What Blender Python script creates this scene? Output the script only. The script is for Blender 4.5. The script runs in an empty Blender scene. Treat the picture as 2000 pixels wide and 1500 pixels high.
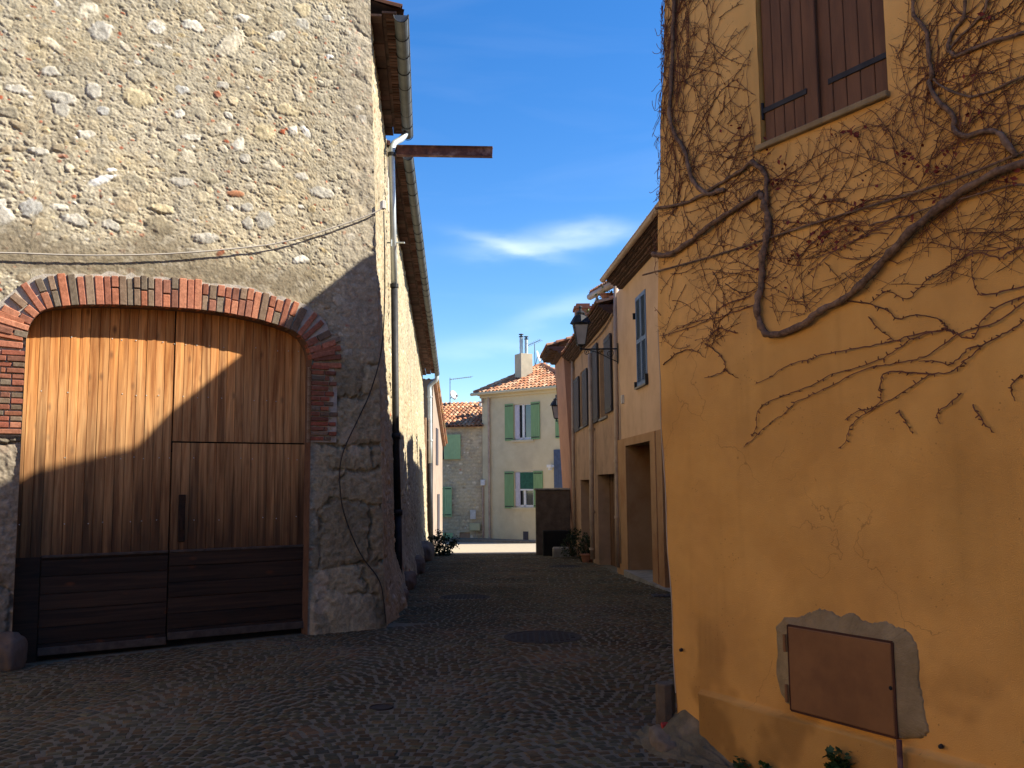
import bpy, math, random
import numpy as np
from mathutils import Vector
random.seed(7); rng=np.random.default_rng(11)
S=bpy.context.scene; COL=S.collection
# ---------------------------------------------------------------- camera, sky, sun, exposure
FPX=1800.; PITCH=math.atan(195/1800.); ROLL=math.radians(-0.5); EYE=np.array([0,0,1.6])
def _rotm():
    a=math.pi/2+PITCH
    rx=np.array([[1,0,0],[0,math.cos(a),-math.sin(a)],[0,math.sin(a),math.cos(a)]])
    rz=np.array([[math.cos(ROLL),-math.sin(ROLL),0],[math.sin(ROLL),math.cos(ROLL),0],[0,0,1]])
    return rx@rz
RM=_rotm()
cd=bpy.data.cameras.new('camera'); cam=bpy.data.objects.new('camera',cd); COL.objects.link(cam)
from mathutils import Matrix
cam.matrix_world=Matrix.Translation(Vector(EYE))@Matrix(RM.tolist()).to_4x4()
cd.sensor_width=36; cd.lens=36*FPX/2000; cd.clip_end=3000; cd.clip_start=.05
S.camera=cam
SUN=np.array([1,.02,.80]); SUN=SUN/np.linalg.norm(SUN)
W=bpy.data.worlds.new('World'); S.world=W; W.use_nodes=True
nt=W.node_tree; bg=nt.nodes['Background']
sky=nt.nodes.new('ShaderNodeTexSky'); sky.sky_type='NISHITA'; sky.sun_disc=False
sky.sun_elevation=math.asin(SUN[2]); sky.sun_rotation=math.atan2(SUN[0],SUN[1])
sky.air_density=1.0; sky.dust_density=.3; sky.ozone_density=3.0; sky.altitude=200
def _n(t,typ,**k):
    x=t.nodes.new(typ)
    for a,b in k.items(): setattr(x,a,b)
    return x
# thin wind-drawn cirrus, laid out by direction in the sky
tc=_n(nt,'ShaderNodeTexCoord'); mp=_n(nt,'ShaderNodeMapping')
mp.inputs['Scale'].default_value=(1.6,1.0,9.0); mp.inputs['Rotation'].default_value=(0,.10,0)
nt.links.new(tc.outputs['Generated'],mp.inputs['Vector'])
nz=_n(nt,'ShaderNodeTexNoise'); nz.inputs['Scale'].default_value=2.2; nz.inputs['Detail'].default_value=7; nz.inputs['Distortion'].default_value=.5
nt.links.new(mp.outputs[0],nz.inputs['Vector'])
rp=_n(nt,'ShaderNodeValToRGB'); rp.color_ramp.elements[0].position=.50; rp.color_ramp.elements[1].position=.85
nt.links.new(nz.outputs['Fac'],rp.inputs['Fac'])
sx=_n(nt,'ShaderNodeSeparateXYZ'); nt.links.new(tc.outputs['Generated'],sx.inputs[0])
def cloud(cx,cz,rx,rz,tilt,seedscale,amp):
    """one wisp round direction (cx,1,cz)"""
    def m(op,a,b=None,c=None):
        q=_n(nt,'ShaderNodeMath',operation=op)
        for i,v in enumerate((a,b,c)):
            if v is None: continue
            if isinstance(v,(int,float)): q.inputs[i].default_value=v
            else: nt.links.new(v,q.inputs[i])
        return q.outputs[0]
    x=m('DIVIDE',sx.outputs['X'],sx.outputs['Y']); z=m('DIVIDE',sx.outputs['Z'],sx.outputs['Y'])
    dx=m('SUBTRACT',x,cx); dz=m('SUBTRACT',m('SUBTRACT',z,cz),m('MULTIPLY',dx,tilt))
    ws=_n(nt,'ShaderNodeTexNoise'); ws.inputs['Scale'].default_value=seedscale; ws.inputs['Detail'].default_value=5
    ms=_n(nt,'ShaderNodeMapping'); ms.inputs['Scale'].default_value=(1,1,3.2); ms.inputs['Rotation'].default_value=(0,-.12,0)
    nt.links.new(tc.outputs['Generated'],ms.inputs[0]); nt.links.new(ms.outputs[0],ws.inputs['Vector'])
    dz=m('ADD',dz,m('MULTIPLY',m('SUBTRACT',ws.outputs['Fac'],.5),rz*2.2))
    a=m('ADD',m('POWER',m('ABSOLUTE',m('DIVIDE',dx,rx)),2.),m('POWER',m('ABSOLUTE',m('DIVIDE',dz,rz)),2.))
    e=m('EXPONENT',m('MULTIPLY',a,-1.))
    e=m('MULTIPLY',e,m('GREATER_THAN',sx.outputs['Y'],0.))
    st=m('ADD',.35,m('MULTIPLY',ws.outputs['Fac'],1.1))
    return m('MULTIPLY',m('MULTIPLY',e,st),amp)
cl=[cloud(.045,.266,.085,.0105,.10,16,.20),cloud(.085,.282,.045,.009,.05,24,.16),cloud(.0,.262,.05,.008,-.25,26,.20),cloud(.05,.19,.05,.012,.3,12,.13),cloud(-.02,.15,.08,.012,.05,12,.10)]
s=cl[0]
for c in cl[1:]:
    q=_n(nt,'ShaderNodeMath',operation='ADD'); nt.links.new(s,q.inputs[0]); nt.links.new(c,q.inputs[1]); s=q.outputs[0]
q=_n(nt,'ShaderNodeMath',operation='MULTIPLY_ADD'); nt.links.new(rp.outputs[0],q.inputs[0]); q.inputs[1].default_value=.03; nt.links.new(s,q.inputs[2]); q.use_clamp=True
hs=_n(nt,'ShaderNodeHueSaturation'); hs.inputs['Saturation'].default_value=1.34; hs.inputs['Value'].default_value=1.0; hs.inputs['Hue'].default_value=.507
nt.links.new(sky.outputs[0],hs.inputs['Color'])
mx=_n(nt,'ShaderNodeMix',data_type='RGBA'); nt.links.new(q.outputs[0],mx.inputs[0]); nt.links.new(hs.outputs[0],mx.inputs[6]); mx.inputs[7].default_value=(9,9.3,9.8,1)
nt.links.new(mx.outputs[2],bg.inputs['Color']); bg.inputs['Strength'].default_value=.098
sl=bpy.data.lights.new('sun','SUN'); sl.energy=4.9; sl.angle=math.radians(.53); sl.color=(1,.93,.80)
so=bpy.data.objects.new('sun',sl); COL.objects.link(so); so.rotation_euler=Vector(SUN).to_track_quat('Z','Y').to_euler()
vs=S.view_settings; vs.view_transform='Standard'; vs.look='None'; vs.exposure=1.22; vs.gamma=1; vs.use_curve_mapping=False

# ---------------------------------------------------------------- helpers
def ray(x,y): return RM@np.array([(x-1000)/FPX,(750-y)/FPX,-1.])
def aty(x,y,Y): d=ray(x,y); return EYE+d*Y/d[1]
def atz(x,y,z): d=ray(x,y); return EYE+d*(z-1.6)/d[2]
def tag(o,label=None,cat=None,group=None,kind=None):
    for k,v in (('label',label),('category',cat),('group',group),('kind',kind)):
        if v: o[k]=v
    return o
def empty(name,loc,label,cat,group=None):
    o=bpy.data.objects.new(name,None); COL.objects.link(o); o.location=[float(v) for v in loc]; o.empty_display_size=.3
    return tag(o,label,cat,group)
def rootloc(p):
    v=np.zeros(3)
    while p is not None: v=v+np.array(p.location); p=p.parent
    return v
def finish(me,name,mats,parent=None,smooth=False,origin=None):
    for m in (mats if isinstance(mats,(list,tuple)) else [mats]): me.materials.append(m)
    o=bpy.data.objects.new(name,me); COL.objects.link(o)
    off=rootloc(parent) if parent is not None else (np.zeros(3) if origin is None else np.array(origin,float))
    if np.abs(off).sum()>0: me.transform(Matrix.Translation(Vector(-off)))
    if parent is not None: o.parent=parent
    elif origin is not None: o.location=[float(v) for v in origin]
    if smooth: me.polygons.foreach_set('use_smooth',[True]*len(me.polygons))
    me.update(); return o
class MB:
    def __init__(s): s.v=[]; s.f=[]; s.m=[]; s.c=[]
    def add(s,vs,fs,mi=0,col=None):
        b=len(s.v); s.v+= [tuple(float(a) for a in p) for p in vs]
        s.f+=[tuple(b+i for i in f) for f in fs]; s.m+=[mi]*len(fs)
        s.c+=[(col if col is not None else (1,1,1))]*len(vs)
    def obox(s,c,ax,ay,az,mi=0,col=None,bev=0):
        """box with centre c and half-axis vectors"""
        c=np.array(c,float); ax=np.array(ax,float); ay=np.array(ay,float); az=np.array(az,float)
        if bev<=0:
            vs=[c+i*ax+j*ay+k*az for k in (-1,1) for j in (-1,1) for i in (-1,1)]
            s.add(vs,[(0,2,3,1),(4,5,7,6),(0,1,5,4),(2,6,7,3),(0,4,6,2),(1,3,7,5)],mi,col); return
        la,lb,lc=[np.linalg.norm(a) for a in (ax,ay,az)]
        fa,fb,fc=[max(0,1-bev/l) for l in (la,lb,lc)]
        vs=[];idx={}
        for k in (-1,1):
            for j in (-1,1):
                for i in (-1,1):
                    for w,p in (('x',c+i*ax+j*fb*ay+k*fc*az),('y',c+i*fa*ax+j*ay+k*fc*az),('z',c+i*fa*ax+j*fb*ay+k*az)):
                        idx[(i,j,k,w)]=len(vs); vs.append(p)
        I=lambda i,j,k,w: idx[(i,j,k,w)]
        fs=[]
        for a in (-1,1):
            q=[(-1,-1),(1,-1),(1,1),(-1,1)]
            fs.append([I(a,p,r,'x') for p,r in q][::a]); fs.append([I(p,a,r,'y') for p,r in q][::-a]); fs.append([I(p,r,a,'z') for p,r in q][::a])
        for a in (-1,1):
            for b in (-1,1):
                fs.append([I(a,b,-1,'x'),I(a,b,1,'x'),I(a,b,1,'y'),I(a,b,-1,'y')][::a*b])
                fs.append([I(a,-1,b,'x'),I(a,-1,b,'z'),I(a,1,b,'z'),I(a,1,b,'x')][::a*b])
                fs.append([I(-1,a,b,'y'),I(1,a,b,'y'),I(1,a,b,'z'),I(-1,a,b,'z')][::a*b])
                for d in (-1,1): fs.append([I(a,b,d,'x'),I(a,b,d,'y'),I(a,b,d,'z')][::a*b*d])
        s.add(vs,[tuple(f) for f in fs],mi,col)
    def tube(s,pts,r,n=8,mi=0,col=None,cap=True):
        pts=[np.array(p,float) for p in pts]; m=len(pts)
        if np.isscalar(r): r=[r]*m
        vs=[];up=None
        for i,p in enumerate(pts):
            t=pts[min(i+1,m-1)]-pts[max(i-1,0)]; t=t/(np.linalg.norm(t)+1e-9)
            if up is None:
                up=np.array([0,0,1.]) if abs(t[2])<.9 else np.array([1.,0,0])
            a=np.cross(t,up); a/=np.linalg.norm(a)+1e-9; b=np.cross(a,t); up=b
            for k in range(n):
                w=2*math.pi*k/n; vs.append(p+r[i]*(a*math.cos(w)+b*math.sin(w)))
        fs=[(i*n+k,i*n+(k+1)%n,(i+1)*n+(k+1)%n,(i+1)*n+k) for i in range(m-1) for k in range(n)]
        if cap: fs+= [tuple(range(n))[::-1],tuple((m-1)*n+k for k in range(n))]
        s.add(vs,fs,mi,col)
    def lathe(s,c,prof,n=16,mi=0,rot=0,col=None,axes=None):
        c=np.array(c,float); X,Y,Z=axes if axes is not None else (np.array([1,0,0.]),np.array([0,1,0.]),np.array([0,0,1.]))
        vs=[]
        for r,z in prof:
            for k in range(n):
                w=rot+2*math.pi*k/n; vs.append(c+X*r*math.cos(w)+Y*r*math.sin(w)+Z*z)
        m=len(prof)
        fs=[(i*n+k,i*n+(k+1)%n,(i+1)*n+(k+1)%n,(i+1)*n+k) for i in range(m-1) for k in range(n)]
        fs+=[tuple(range(n))[::-1],tuple((m-1)*n+k for k in range(n))]
        s.add(vs,fs,mi,col)
    def build(s,name,mats,parent=None,smooth=False,origin=None):
        me=bpy.data.meshes.new(name); me.from_pydata(s.v,[],s.f)
        me.polygons.foreach_set('material_index',s.m)
        a=me.attributes.new('Col','FLOAT_COLOR','POINT'); a.data.foreach_set('color',np.array([tuple(c)+(1,) for c in s.c],np.float32).ravel())
        return finish(me,name,mats,parent,smooth,origin)
def gridmesh(P,C,name,mat,parent=None,smooth=True,flip=False):
    """P (n,m,3) vertex grid, C (n,m,3) colours"""
    n,m,_=P.shape; me=bpy.data.meshes.new(name)
    idx=np.arange(n*m).reshape(n,m); q=np.stack([idx[:-1,:-1],idx[:-1,1:],idx[1:,1:],idx[1:,:-1]],-1).reshape(-1,4)
    if flip: q=q[:,::-1]
    me.vertices.add(n*m); me.vertices.foreach_set('co',P.astype(np.float32).ravel())
    me.loops.add(q.size); me.loops.foreach_set('vertex_index',q.astype(np.int32).ravel())
    me.polygons.add(len(q)); me.polygons.foreach_set('loop_start',(np.arange(len(q))*4).astype(np.int32)); me.polygons.foreach_set('loop_total',np.full(len(q),4,np.int32))
    me.update(calc_edges=True)
    a=me.attributes.new('Col','FLOAT_COLOR','POINT')
    c=np.ones((n*m,4),np.float32); c[:,:3]=C.reshape(-1,3); a.data.foreach_set('color',c.ravel())
    return finish(me,name,mat,parent,smooth)
def joingrids(gs,name,mat,parent=None,smooth=True):
    Vs=[];Qs=[];Cs=[];b=0
    for P,C,flip in gs:
        n,m,_=P.shape; idx=np.arange(n*m).reshape(n,m)+b; q=np.stack([idx[:-1,:-1],idx[:-1,1:],idx[1:,1:],idx[1:,:-1]],-1).reshape(-1,4)
        if flip: q=q[:,::-1]
        Vs.append(P.reshape(-1,3)); Qs.append(q); Cs.append(C.reshape(-1,3)); b+=n*m
    V=np.concatenate(Vs); q=np.concatenate(Qs); Cc=np.concatenate(Cs)
    me=bpy.data.meshes.new(name)
    me.vertices.add(len(V)); me.vertices.foreach_set('co',V.astype(np.float32).ravel())
    me.loops.add(q.size); me.loops.foreach_set('vertex_index',q.astype(np.int32).ravel())
    me.polygons.add(len(q)); me.polygons.foreach_set('loop_start',(np.arange(len(q))*4).astype(np.int32)); me.polygons.foreach_set('loop_total',np.full(len(q),4,np.int32))
    me.update(calc_edges=True)
    a=me.attributes.new('Col','FLOAT_COLOR','POINT'); c=np.ones((len(V),4),np.float32); c[:,:3]=Cc; a.data.foreach_set('color',c.ravel())
    return finish(me,name,mat,parent,smooth)
_mats={}
def M(name,c1,c2=None,scale=6,rough=.85,bump=.0,bscale=40,vcol=False,metal=0,detail=6,lo=.35,hi=.65,stretch=(1,1,1),c3=None,scale3=1.2,spec=.3,dist=.01):
    """procedural: two-tone noise, optional large blotches of c3, bump"""
    if name in _mats: return _mats[name]
    m=bpy.data.materials.new(name); m.use_nodes=True; t=m.node_tree; b=t.nodes['Principled BSDF']
    b.inputs['Roughness'].default_value=rough; b.inputs['Metallic'].default_value=metal; b.inputs['Specular IOR Level'].default_value=spec
    g=_n(t,'ShaderNodeNewGeometry'); mp=_n(t,'ShaderNodeMapping'); mp.inputs['Scale'].default_value=stretch
    t.links.new(g.outputs['Position'],mp.inputs[0])
    def noise(sc,dt=detail):
        n=_n(t,'ShaderNodeTexNoise'); n.inputs['Scale'].default_value=sc; n.inputs['Detail'].default_value=dt; n.inputs['Roughness'].default_value=.6
        t.links.new(mp.outputs[0],n.inputs['Vector']); return n
    def ramp(src,a,bb):
        r=_n(t,'ShaderNodeMapRange'); r.inputs[1].default_value=a; r.inputs[2].default_value=bb; t.links.new(src,r.inputs[0]); return r.outputs[0]
    c2=c2 or tuple(x*.8 for x in c1)
    x=_n(t,'ShaderNodeMix',data_type='RGBA'); x.inputs[6].default_value=tuple(c1)+(1,); x.inputs[7].default_value=tuple(c2)+(1,)
    t.links.new(ramp(noise(scale).outputs[0],lo,hi),x.inputs[0]); out=x.outputs[2]
    if c3:
        y=_n(t,'ShaderNodeMix',data_type='RGBA'); y.inputs[7].default_value=tuple(c3)+(1,); t.links.new(out,y.inputs[6])
        t.links.new(ramp(noise(scale3,8).outputs[0],.52,.72),y.inputs[0]); out=y.outputs[2]
    if vcol:
        at=_n(t,'ShaderNodeAttribute',attribute_name='Col'); z=_n(t,'ShaderNodeMix',data_type='RGBA',blend_type='MULTIPLY'); z.inputs[0].default_value=1
        t.links.new(out,z.inputs[6]); t.links.new(at.outputs['Color'],z.inputs[7]); out=z.outputs[2]
    t.links.new(out,b.inputs['Base Color'])
    if bump:
        bp=_n(t,'ShaderNodeBump'); bp.inputs['Strength'].default_value=bump; bp.inputs['Distance'].default_value=dist
        t.links.new(noise(bscale,8).outputs[0],bp.inputs['Height']); t.links.new(bp.outputs[0],b.inputs['Normal'])
    _mats[name]=m; return m
# numpy value noise
def vnoise(x,y,seed=0):
    xi=np.floor(x); yi=np.floor(y); xf=x-xi; yf=y-yi
    def h(a,b):
        v=np.sin(a*127.1+b*311.7+seed*74.7)*43758.5453; return v-np.floor(v)
    u=xf*xf*(3-2*xf); w=yf*yf*(3-2*yf)
    return (h(xi,yi)*(1-u)+h(xi+1,yi)*u)*(1-w)+(h(xi,yi+1)*(1-u)+h(xi+1,yi+1)*u)*w
def fbm(x,y,o=4,seed=0):
    r=0;a=.5
    for i in range(o): r=r+a*vnoise(x,y,seed+i*13); x=x*2.03+5.1; y=y*2.03+1.7; a*=.5
    return r/(1-.5**o)
def sstep(a,b,x): t=np.clip((x-a)/(b-a),0,1); return t*t*(3-2*t)
class Fr:
    """a vertical wall plane: origin, horizontal direction, outward normal"""
    def __init__(s,p0,d,nsign=1):
        s.p=np.array([p0[0],p0[1],0.]); d=np.array([d[0],d[1],0.]); s.d=d/np.linalg.norm(d); s.n=np.array([s.d[1],-s.d[0],0])*nsign
    def P(s,u,z,o=0): return s.p+s.d*u+np.array([0,0,z])+s.n*o
    def uz(s,x,y,o=0):
        d=ray(x,y); p0=s.p+s.n*o; h=EYE+d*(np.dot(p0-EYE,s.n)/np.dot(d,s.n)); return float(np.dot(h-s.p,s.d)),float(h[2])
    def box(s,mb,u0,u1,z0,z1,o0,o1,mi=0,col=None,bev=0):
        mb.obox(s.P((u0+u1)/2,(z0+z1)/2,(o0+o1)/2),s.d*(u1-u0)/2,s.n*(o1-o0)/2,np.array([0,0,(z1-z0)/2]),mi,col,bev)
Z3=np.array([0,0,1.])
def gz(x,y):
    x=np.asarray(x,float); y=np.asarray(y,float)
    d=np.maximum(0,y-9.3); d=np.where(d<2,d*d/4,d-1)
    return -.034*d-.02*np.maximum(0,-x-1.5)*np.clip((13-y)/4,0,1)
def wall_with_openings(fr,u0,u1,z0,z1,ops,mat,parent,name='wall',reveal=.25,jmat=None,top=None):
    """front sheet with real holes and reveals; ops = (ua,ub,za,zb[,reveal])"""
    us=sorted(set([u0,u1]+[o[0] for o in ops]+[o[1] for o in ops])); zs=sorted(set([z0,z1]+[o[2] for o in ops]+[o[3] for o in ops]))
    mb=MB()
    for a,b in zip(us[:-1],us[1:]):
        for c,d in zip(zs[:-1],zs[1:]):
            cu,cz=(a+b)/2,(c+d)/2
            if any(o[0]<cu<o[1] and o[2]<cz<o[3] for o in ops): continue
            mb.add([fr.P(a,c),fr.P(b,c),fr.P(b,d),fr.P(a,d)],[(0,1,2,3)])
    for o in ops:
        a,b,c,d=o[:4]; r=-(o[4] if len(o)>4 else reveal)
        mb.add([fr.P(a,c),fr.P(a,c,r),fr.P(a,d,r),fr.P(a,d)],[(0,1,2,3)],1)
        mb.add([fr.P(b,c),fr.P(b,d),fr.P(b,d,r),fr.P(b,c,r)],[(0,1,2,3)],1)
        mb.add([fr.P(a,d),fr.P(a,d,r),fr.P(b,d,r),fr.P(b,d)],[(0,1,2,3)],1)
        mb.add([fr.P(a,c),fr.P(b,c),fr.P(b,c,r),fr.P(a,c,r)],[(0,1,2,3)],1)
    return mb.build(name,[mat,jmat or mat],parent)
def prism(foot,z0,z1,skip=(),capt=True):
    mb=MB(); n=len(foot); zt=z1 if hasattr(z1,'__len__') else [z1]*n
    for i in range(n):
        if i in skip: continue
        a=foot[i]; b=foot[(i+1)%n]; mb.add([(a[0],a[1],z0),(b[0],b[1],z0),(b[0],b[1],zt[(i+1)%n]),(a[0],a[1],zt[i])],[(0,1,2,3)])
    if capt: mb.add([(p[0],p[1],z) for p,z in zip(foot,zt)],[tuple(range(n))])
    return mb
TILECOL=[(1.0,.62,.42),(.95,.55,.36),(1.1,.78,.58),(.75,.42,.3),(1.15,.92,.74),(.6,.42,.34),(.9,.5,.34),(1.0,.7,.5)]
def tiles(mb,o,eu,ev,nu,nv,w=.2,l=.34,mask=None,r=.085,seg=5,jit=.012):
    """canal tiles: o=eave corner, eu along eave, ev up the slope (unit vectors)"""
    eu=np.array(eu,float); ev=np.array(ev,float); nn=np.cross(eu,ev)
    if nn[2]<0: nn=-nn
    for i in range(nu):
        for j in range(nv):
            u=(i+.5)*w; v=j*l
            if mask and not mask(u,v+l*.5): continue
            c=random.choice(TILECOL); k=random.uniform(.8,1.15); c=tuple(x*k for x in c)
            ju=random.uniform(-jit,jit); jv=random.uniform(-.02,.02); sk=random.uniform(-.02,.02)
            vs=[]
            for (vv,rr,h) in ((v+jv,r,.028),(v+l*1.15+jv,r*.8,0.0)):
                for q in range(seg+1):
                    a=math.pi*q/seg; vs.append(np.array(o)+eu*(u+ju+sk*(vv-v)+rr*math.cos(a))+ev*vv+nn*(rr*math.sin(a)*.95+h))
            s=seg+1; mb.add(vs,[(q,q+1,s+q+1,s+q) for q in range(seg)],0,c)
            # end lip thickness
            vs2=[]
            for rr in (r,r*.78):
                for q in range(seg+1):
                    a=math.pi*q/seg; vs2.append(np.array(o)+eu*(u+ju+rr*math.cos(a))+ev*(v+jv)+nn*(rr*math.sin(a)*.95+.028))
            mb.add(vs2,[(q,q+1,s+q+1,s+q) for q in range(seg)],0,tuple(x*.9 for x in c))
            # channel tile between
            vs3=[]
            for vv in (v-.03,v+l*1.1):
                for q in range(4):
                    a=math.pi+math.pi*q/3; vs3.append(np.array(o)+eu*(u+w/2+.09*math.cos(a))+ev*vv+nn*(.05+.07*math.sin(a)+(0.012 if vv<v else 0)))
            c2=tuple(x*random.uniform(.6,.85) for x in c); mb.add(vs3,[(q,q+1,5+q,4+q) for q in range(3)],0,c2)

# ---------------------------------------------------------------- materials
m_rubble=M('rubble',(1,1,1),(.80,.78,.74),scale=55,rough=.95,bump=.55,bscale=120,vcol=True,dist=.006,spec=.1)
m_brick=M('old_brick',(1,1,1),(.62,.6,.58),scale=35,rough=.9,bump=.5,bscale=90,vcol=True,dist=.005,spec=.15,c3=(.55,.52,.5),scale3=9)
m_lime=M('lime_mortar',(.48,.43,.36),(.34,.30,.25),scale=14,rough=.95,bump=.6,bscale=60)
m_orange=M('orange_render',(.66,.365,.10),(.58,.31,.083),scale=2.2,rough=.95,bump=.35,bscale=260,dist=.004,spec=.1,c3=(.40,.20,.075),scale3=1.1,detail=9)
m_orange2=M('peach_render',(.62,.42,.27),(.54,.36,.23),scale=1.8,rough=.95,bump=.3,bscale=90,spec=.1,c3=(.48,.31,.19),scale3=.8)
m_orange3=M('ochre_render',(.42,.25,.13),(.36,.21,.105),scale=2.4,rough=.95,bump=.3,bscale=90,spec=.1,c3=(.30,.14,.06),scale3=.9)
m_tan=M('tan_render',(.43,.285,.185),(.355,.23,.15),scale=2.5,rough=.95,bump=.4,bscale=50,spec=.1,c3=(.24,.17,.11),scale3=1.0)
m_pink=M('pink_render',(.42,.24,.17),(.36,.20,.14),scale=2,rough=.95,bump=.3,bscale=60,spec=.1,c3=(.29,.18,.13),scale3=.9)
m_cream=M('cream_render',(.60,.52,.34),(.54,.46,.29),scale=1.6,rough=.95,bump=.2,bscale=60,spec=.1,c3=(.46,.39,.26),scale3=.6)
m_zinc=M('zinc',(.13,.14,.145),(.09,.10,.105),scale=5,rough=.6,metal=.15,spec=.4,bump=.1,bscale=20)
m_zincl=M('pale_zinc',(.52,.56,.56),(.40,.44,.44),scale=5,rough=.45,metal=.35,spec=.5)
m_castiron=M('dark_iron',(.035,.035,.038),(.02,.02,.022),scale=12,rough=.6,metal=.4)
m_rust=M('rusty_steel',(.16,.07,.06),(.07,.035,.04),scale=9,rough=.85,metal=.2,bump=.3,bscale=60,c3=(.34,.22,.20),scale3=5)
m_tile=M('terracotta',(.58,.46,.36),(.42,.30,.22),scale=12,rough=.9,vcol=True,bump=.3,bscale=60,spec=.15,c3=(.32,.27,.22),scale3=3)
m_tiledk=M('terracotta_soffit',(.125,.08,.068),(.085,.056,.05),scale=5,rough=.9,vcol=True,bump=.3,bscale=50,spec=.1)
m_white=M('white_paint',(.68,.68,.66),(.58,.58,.56),scale=8,rough=.6)
m_green=M('green_paint',(.20,.33,.15),(.165,.28,.125),scale=5,rough=.7,stretch=(1,1,.3))
m_blue=M('blue_paint',(.16,.25,.42),(.11,.17,.30),scale=7,rough=.7,stretch=(1,1,.3))
m_dkblue=M('dark_blue_paint',(.07,.10,.17),(.05,.07,.12),scale=5,rough=.7)
m_brownsh=M('brown_shutter',(.160,.078,.038),(.10,.049,.025),scale=6,rough=.75,stretch=(2,2,.4),bump=.2,bscale=30,detail=8)
m_dksh=M('dark_shutter',(.065,.06,.07),(.045,.04,.045),scale=6,rough=.75,stretch=(2,2,.4))
m_glass=M('window_glass',(.02,.025,.03),(.02,.025,.03),rough=.04,spec=1.0)
m_concrete=M('concrete',(.30,.28,.25),(.20,.19,.17),scale=7,rough=.95,bump=.6,bscale=35,c3=(.13,.12,.10),scale3=2)
m_dkstone=M('dark_stone',(.14,.105,.08),(.085,.062,.048),scale=4,rough=.95,bump=.6,bscale=25,c3=(.20,.155,.12),scale3=1.3)
m_black=M('black_void',(.012,.012,.012),(.008,.008,.008),rough=.9)
m_hatch=M('hatch_paint',(.215,.10,.036),(.17,.078,.028),scale=5,rough=.6,bump=.06,bscale=60,spec=.3,c3=(.13,.055,.022),scale3=2)
m_patch=M('patch_mortar',(.31,.235,.125),(.22,.165,.085),scale=9,rough=.95,bump=.55,bscale=80,c3=(.22,.15,.075),scale3=4)
m_stem=M('vine_bark',(.24,.155,.10),(.09,.055,.037),scale=45,rough=.95,bump=1.0,bscale=110,c3=(.34,.23,.15),scale3=6)
m_twig=M('vine_twig',(.175,.072,.04),(.115,.048,.028),scale=14,rough=.9)
m_redleaf=M('dry_red_leaf',(.20,.035,.022),(.11,.02,.015),scale=18,rough=.8)
m_leaf=M('weed_leaf',(.035,.075,.02),(.02,.05,.012),scale=18,rough=.6)
m_bush=M('bush_leaf',(.03,.05,.02),(.018,.03,.012),scale=8,rough=.7)
m_terra=M('flower_pot',(.32,.14,.08),(.25,.10,.06),scale=8,rough=.85)
m_pvc=M('beige_pipe',(.44,.33,.25),(.36,.26,.19),scale=4,rough=.6,c3=(.28,.20,.15),scale3=2)
m_cable=M('pale_cable',(.42,.38,.32),(.36,.32,.27),rough=.7)
m_blkcable=M('black_cable',(.02,.02,.02),(.03,.03,.03),rough=.6)
m_plaster=M('box_plastic',(.62,.60,.55),(.5,.48,.44),rough=.6)

# ================================================================= STONE BARN (left)
P0=atz(752,1222,0)
FL=Fr(P0[:2],(-.857,-.514),nsign=1)
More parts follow.
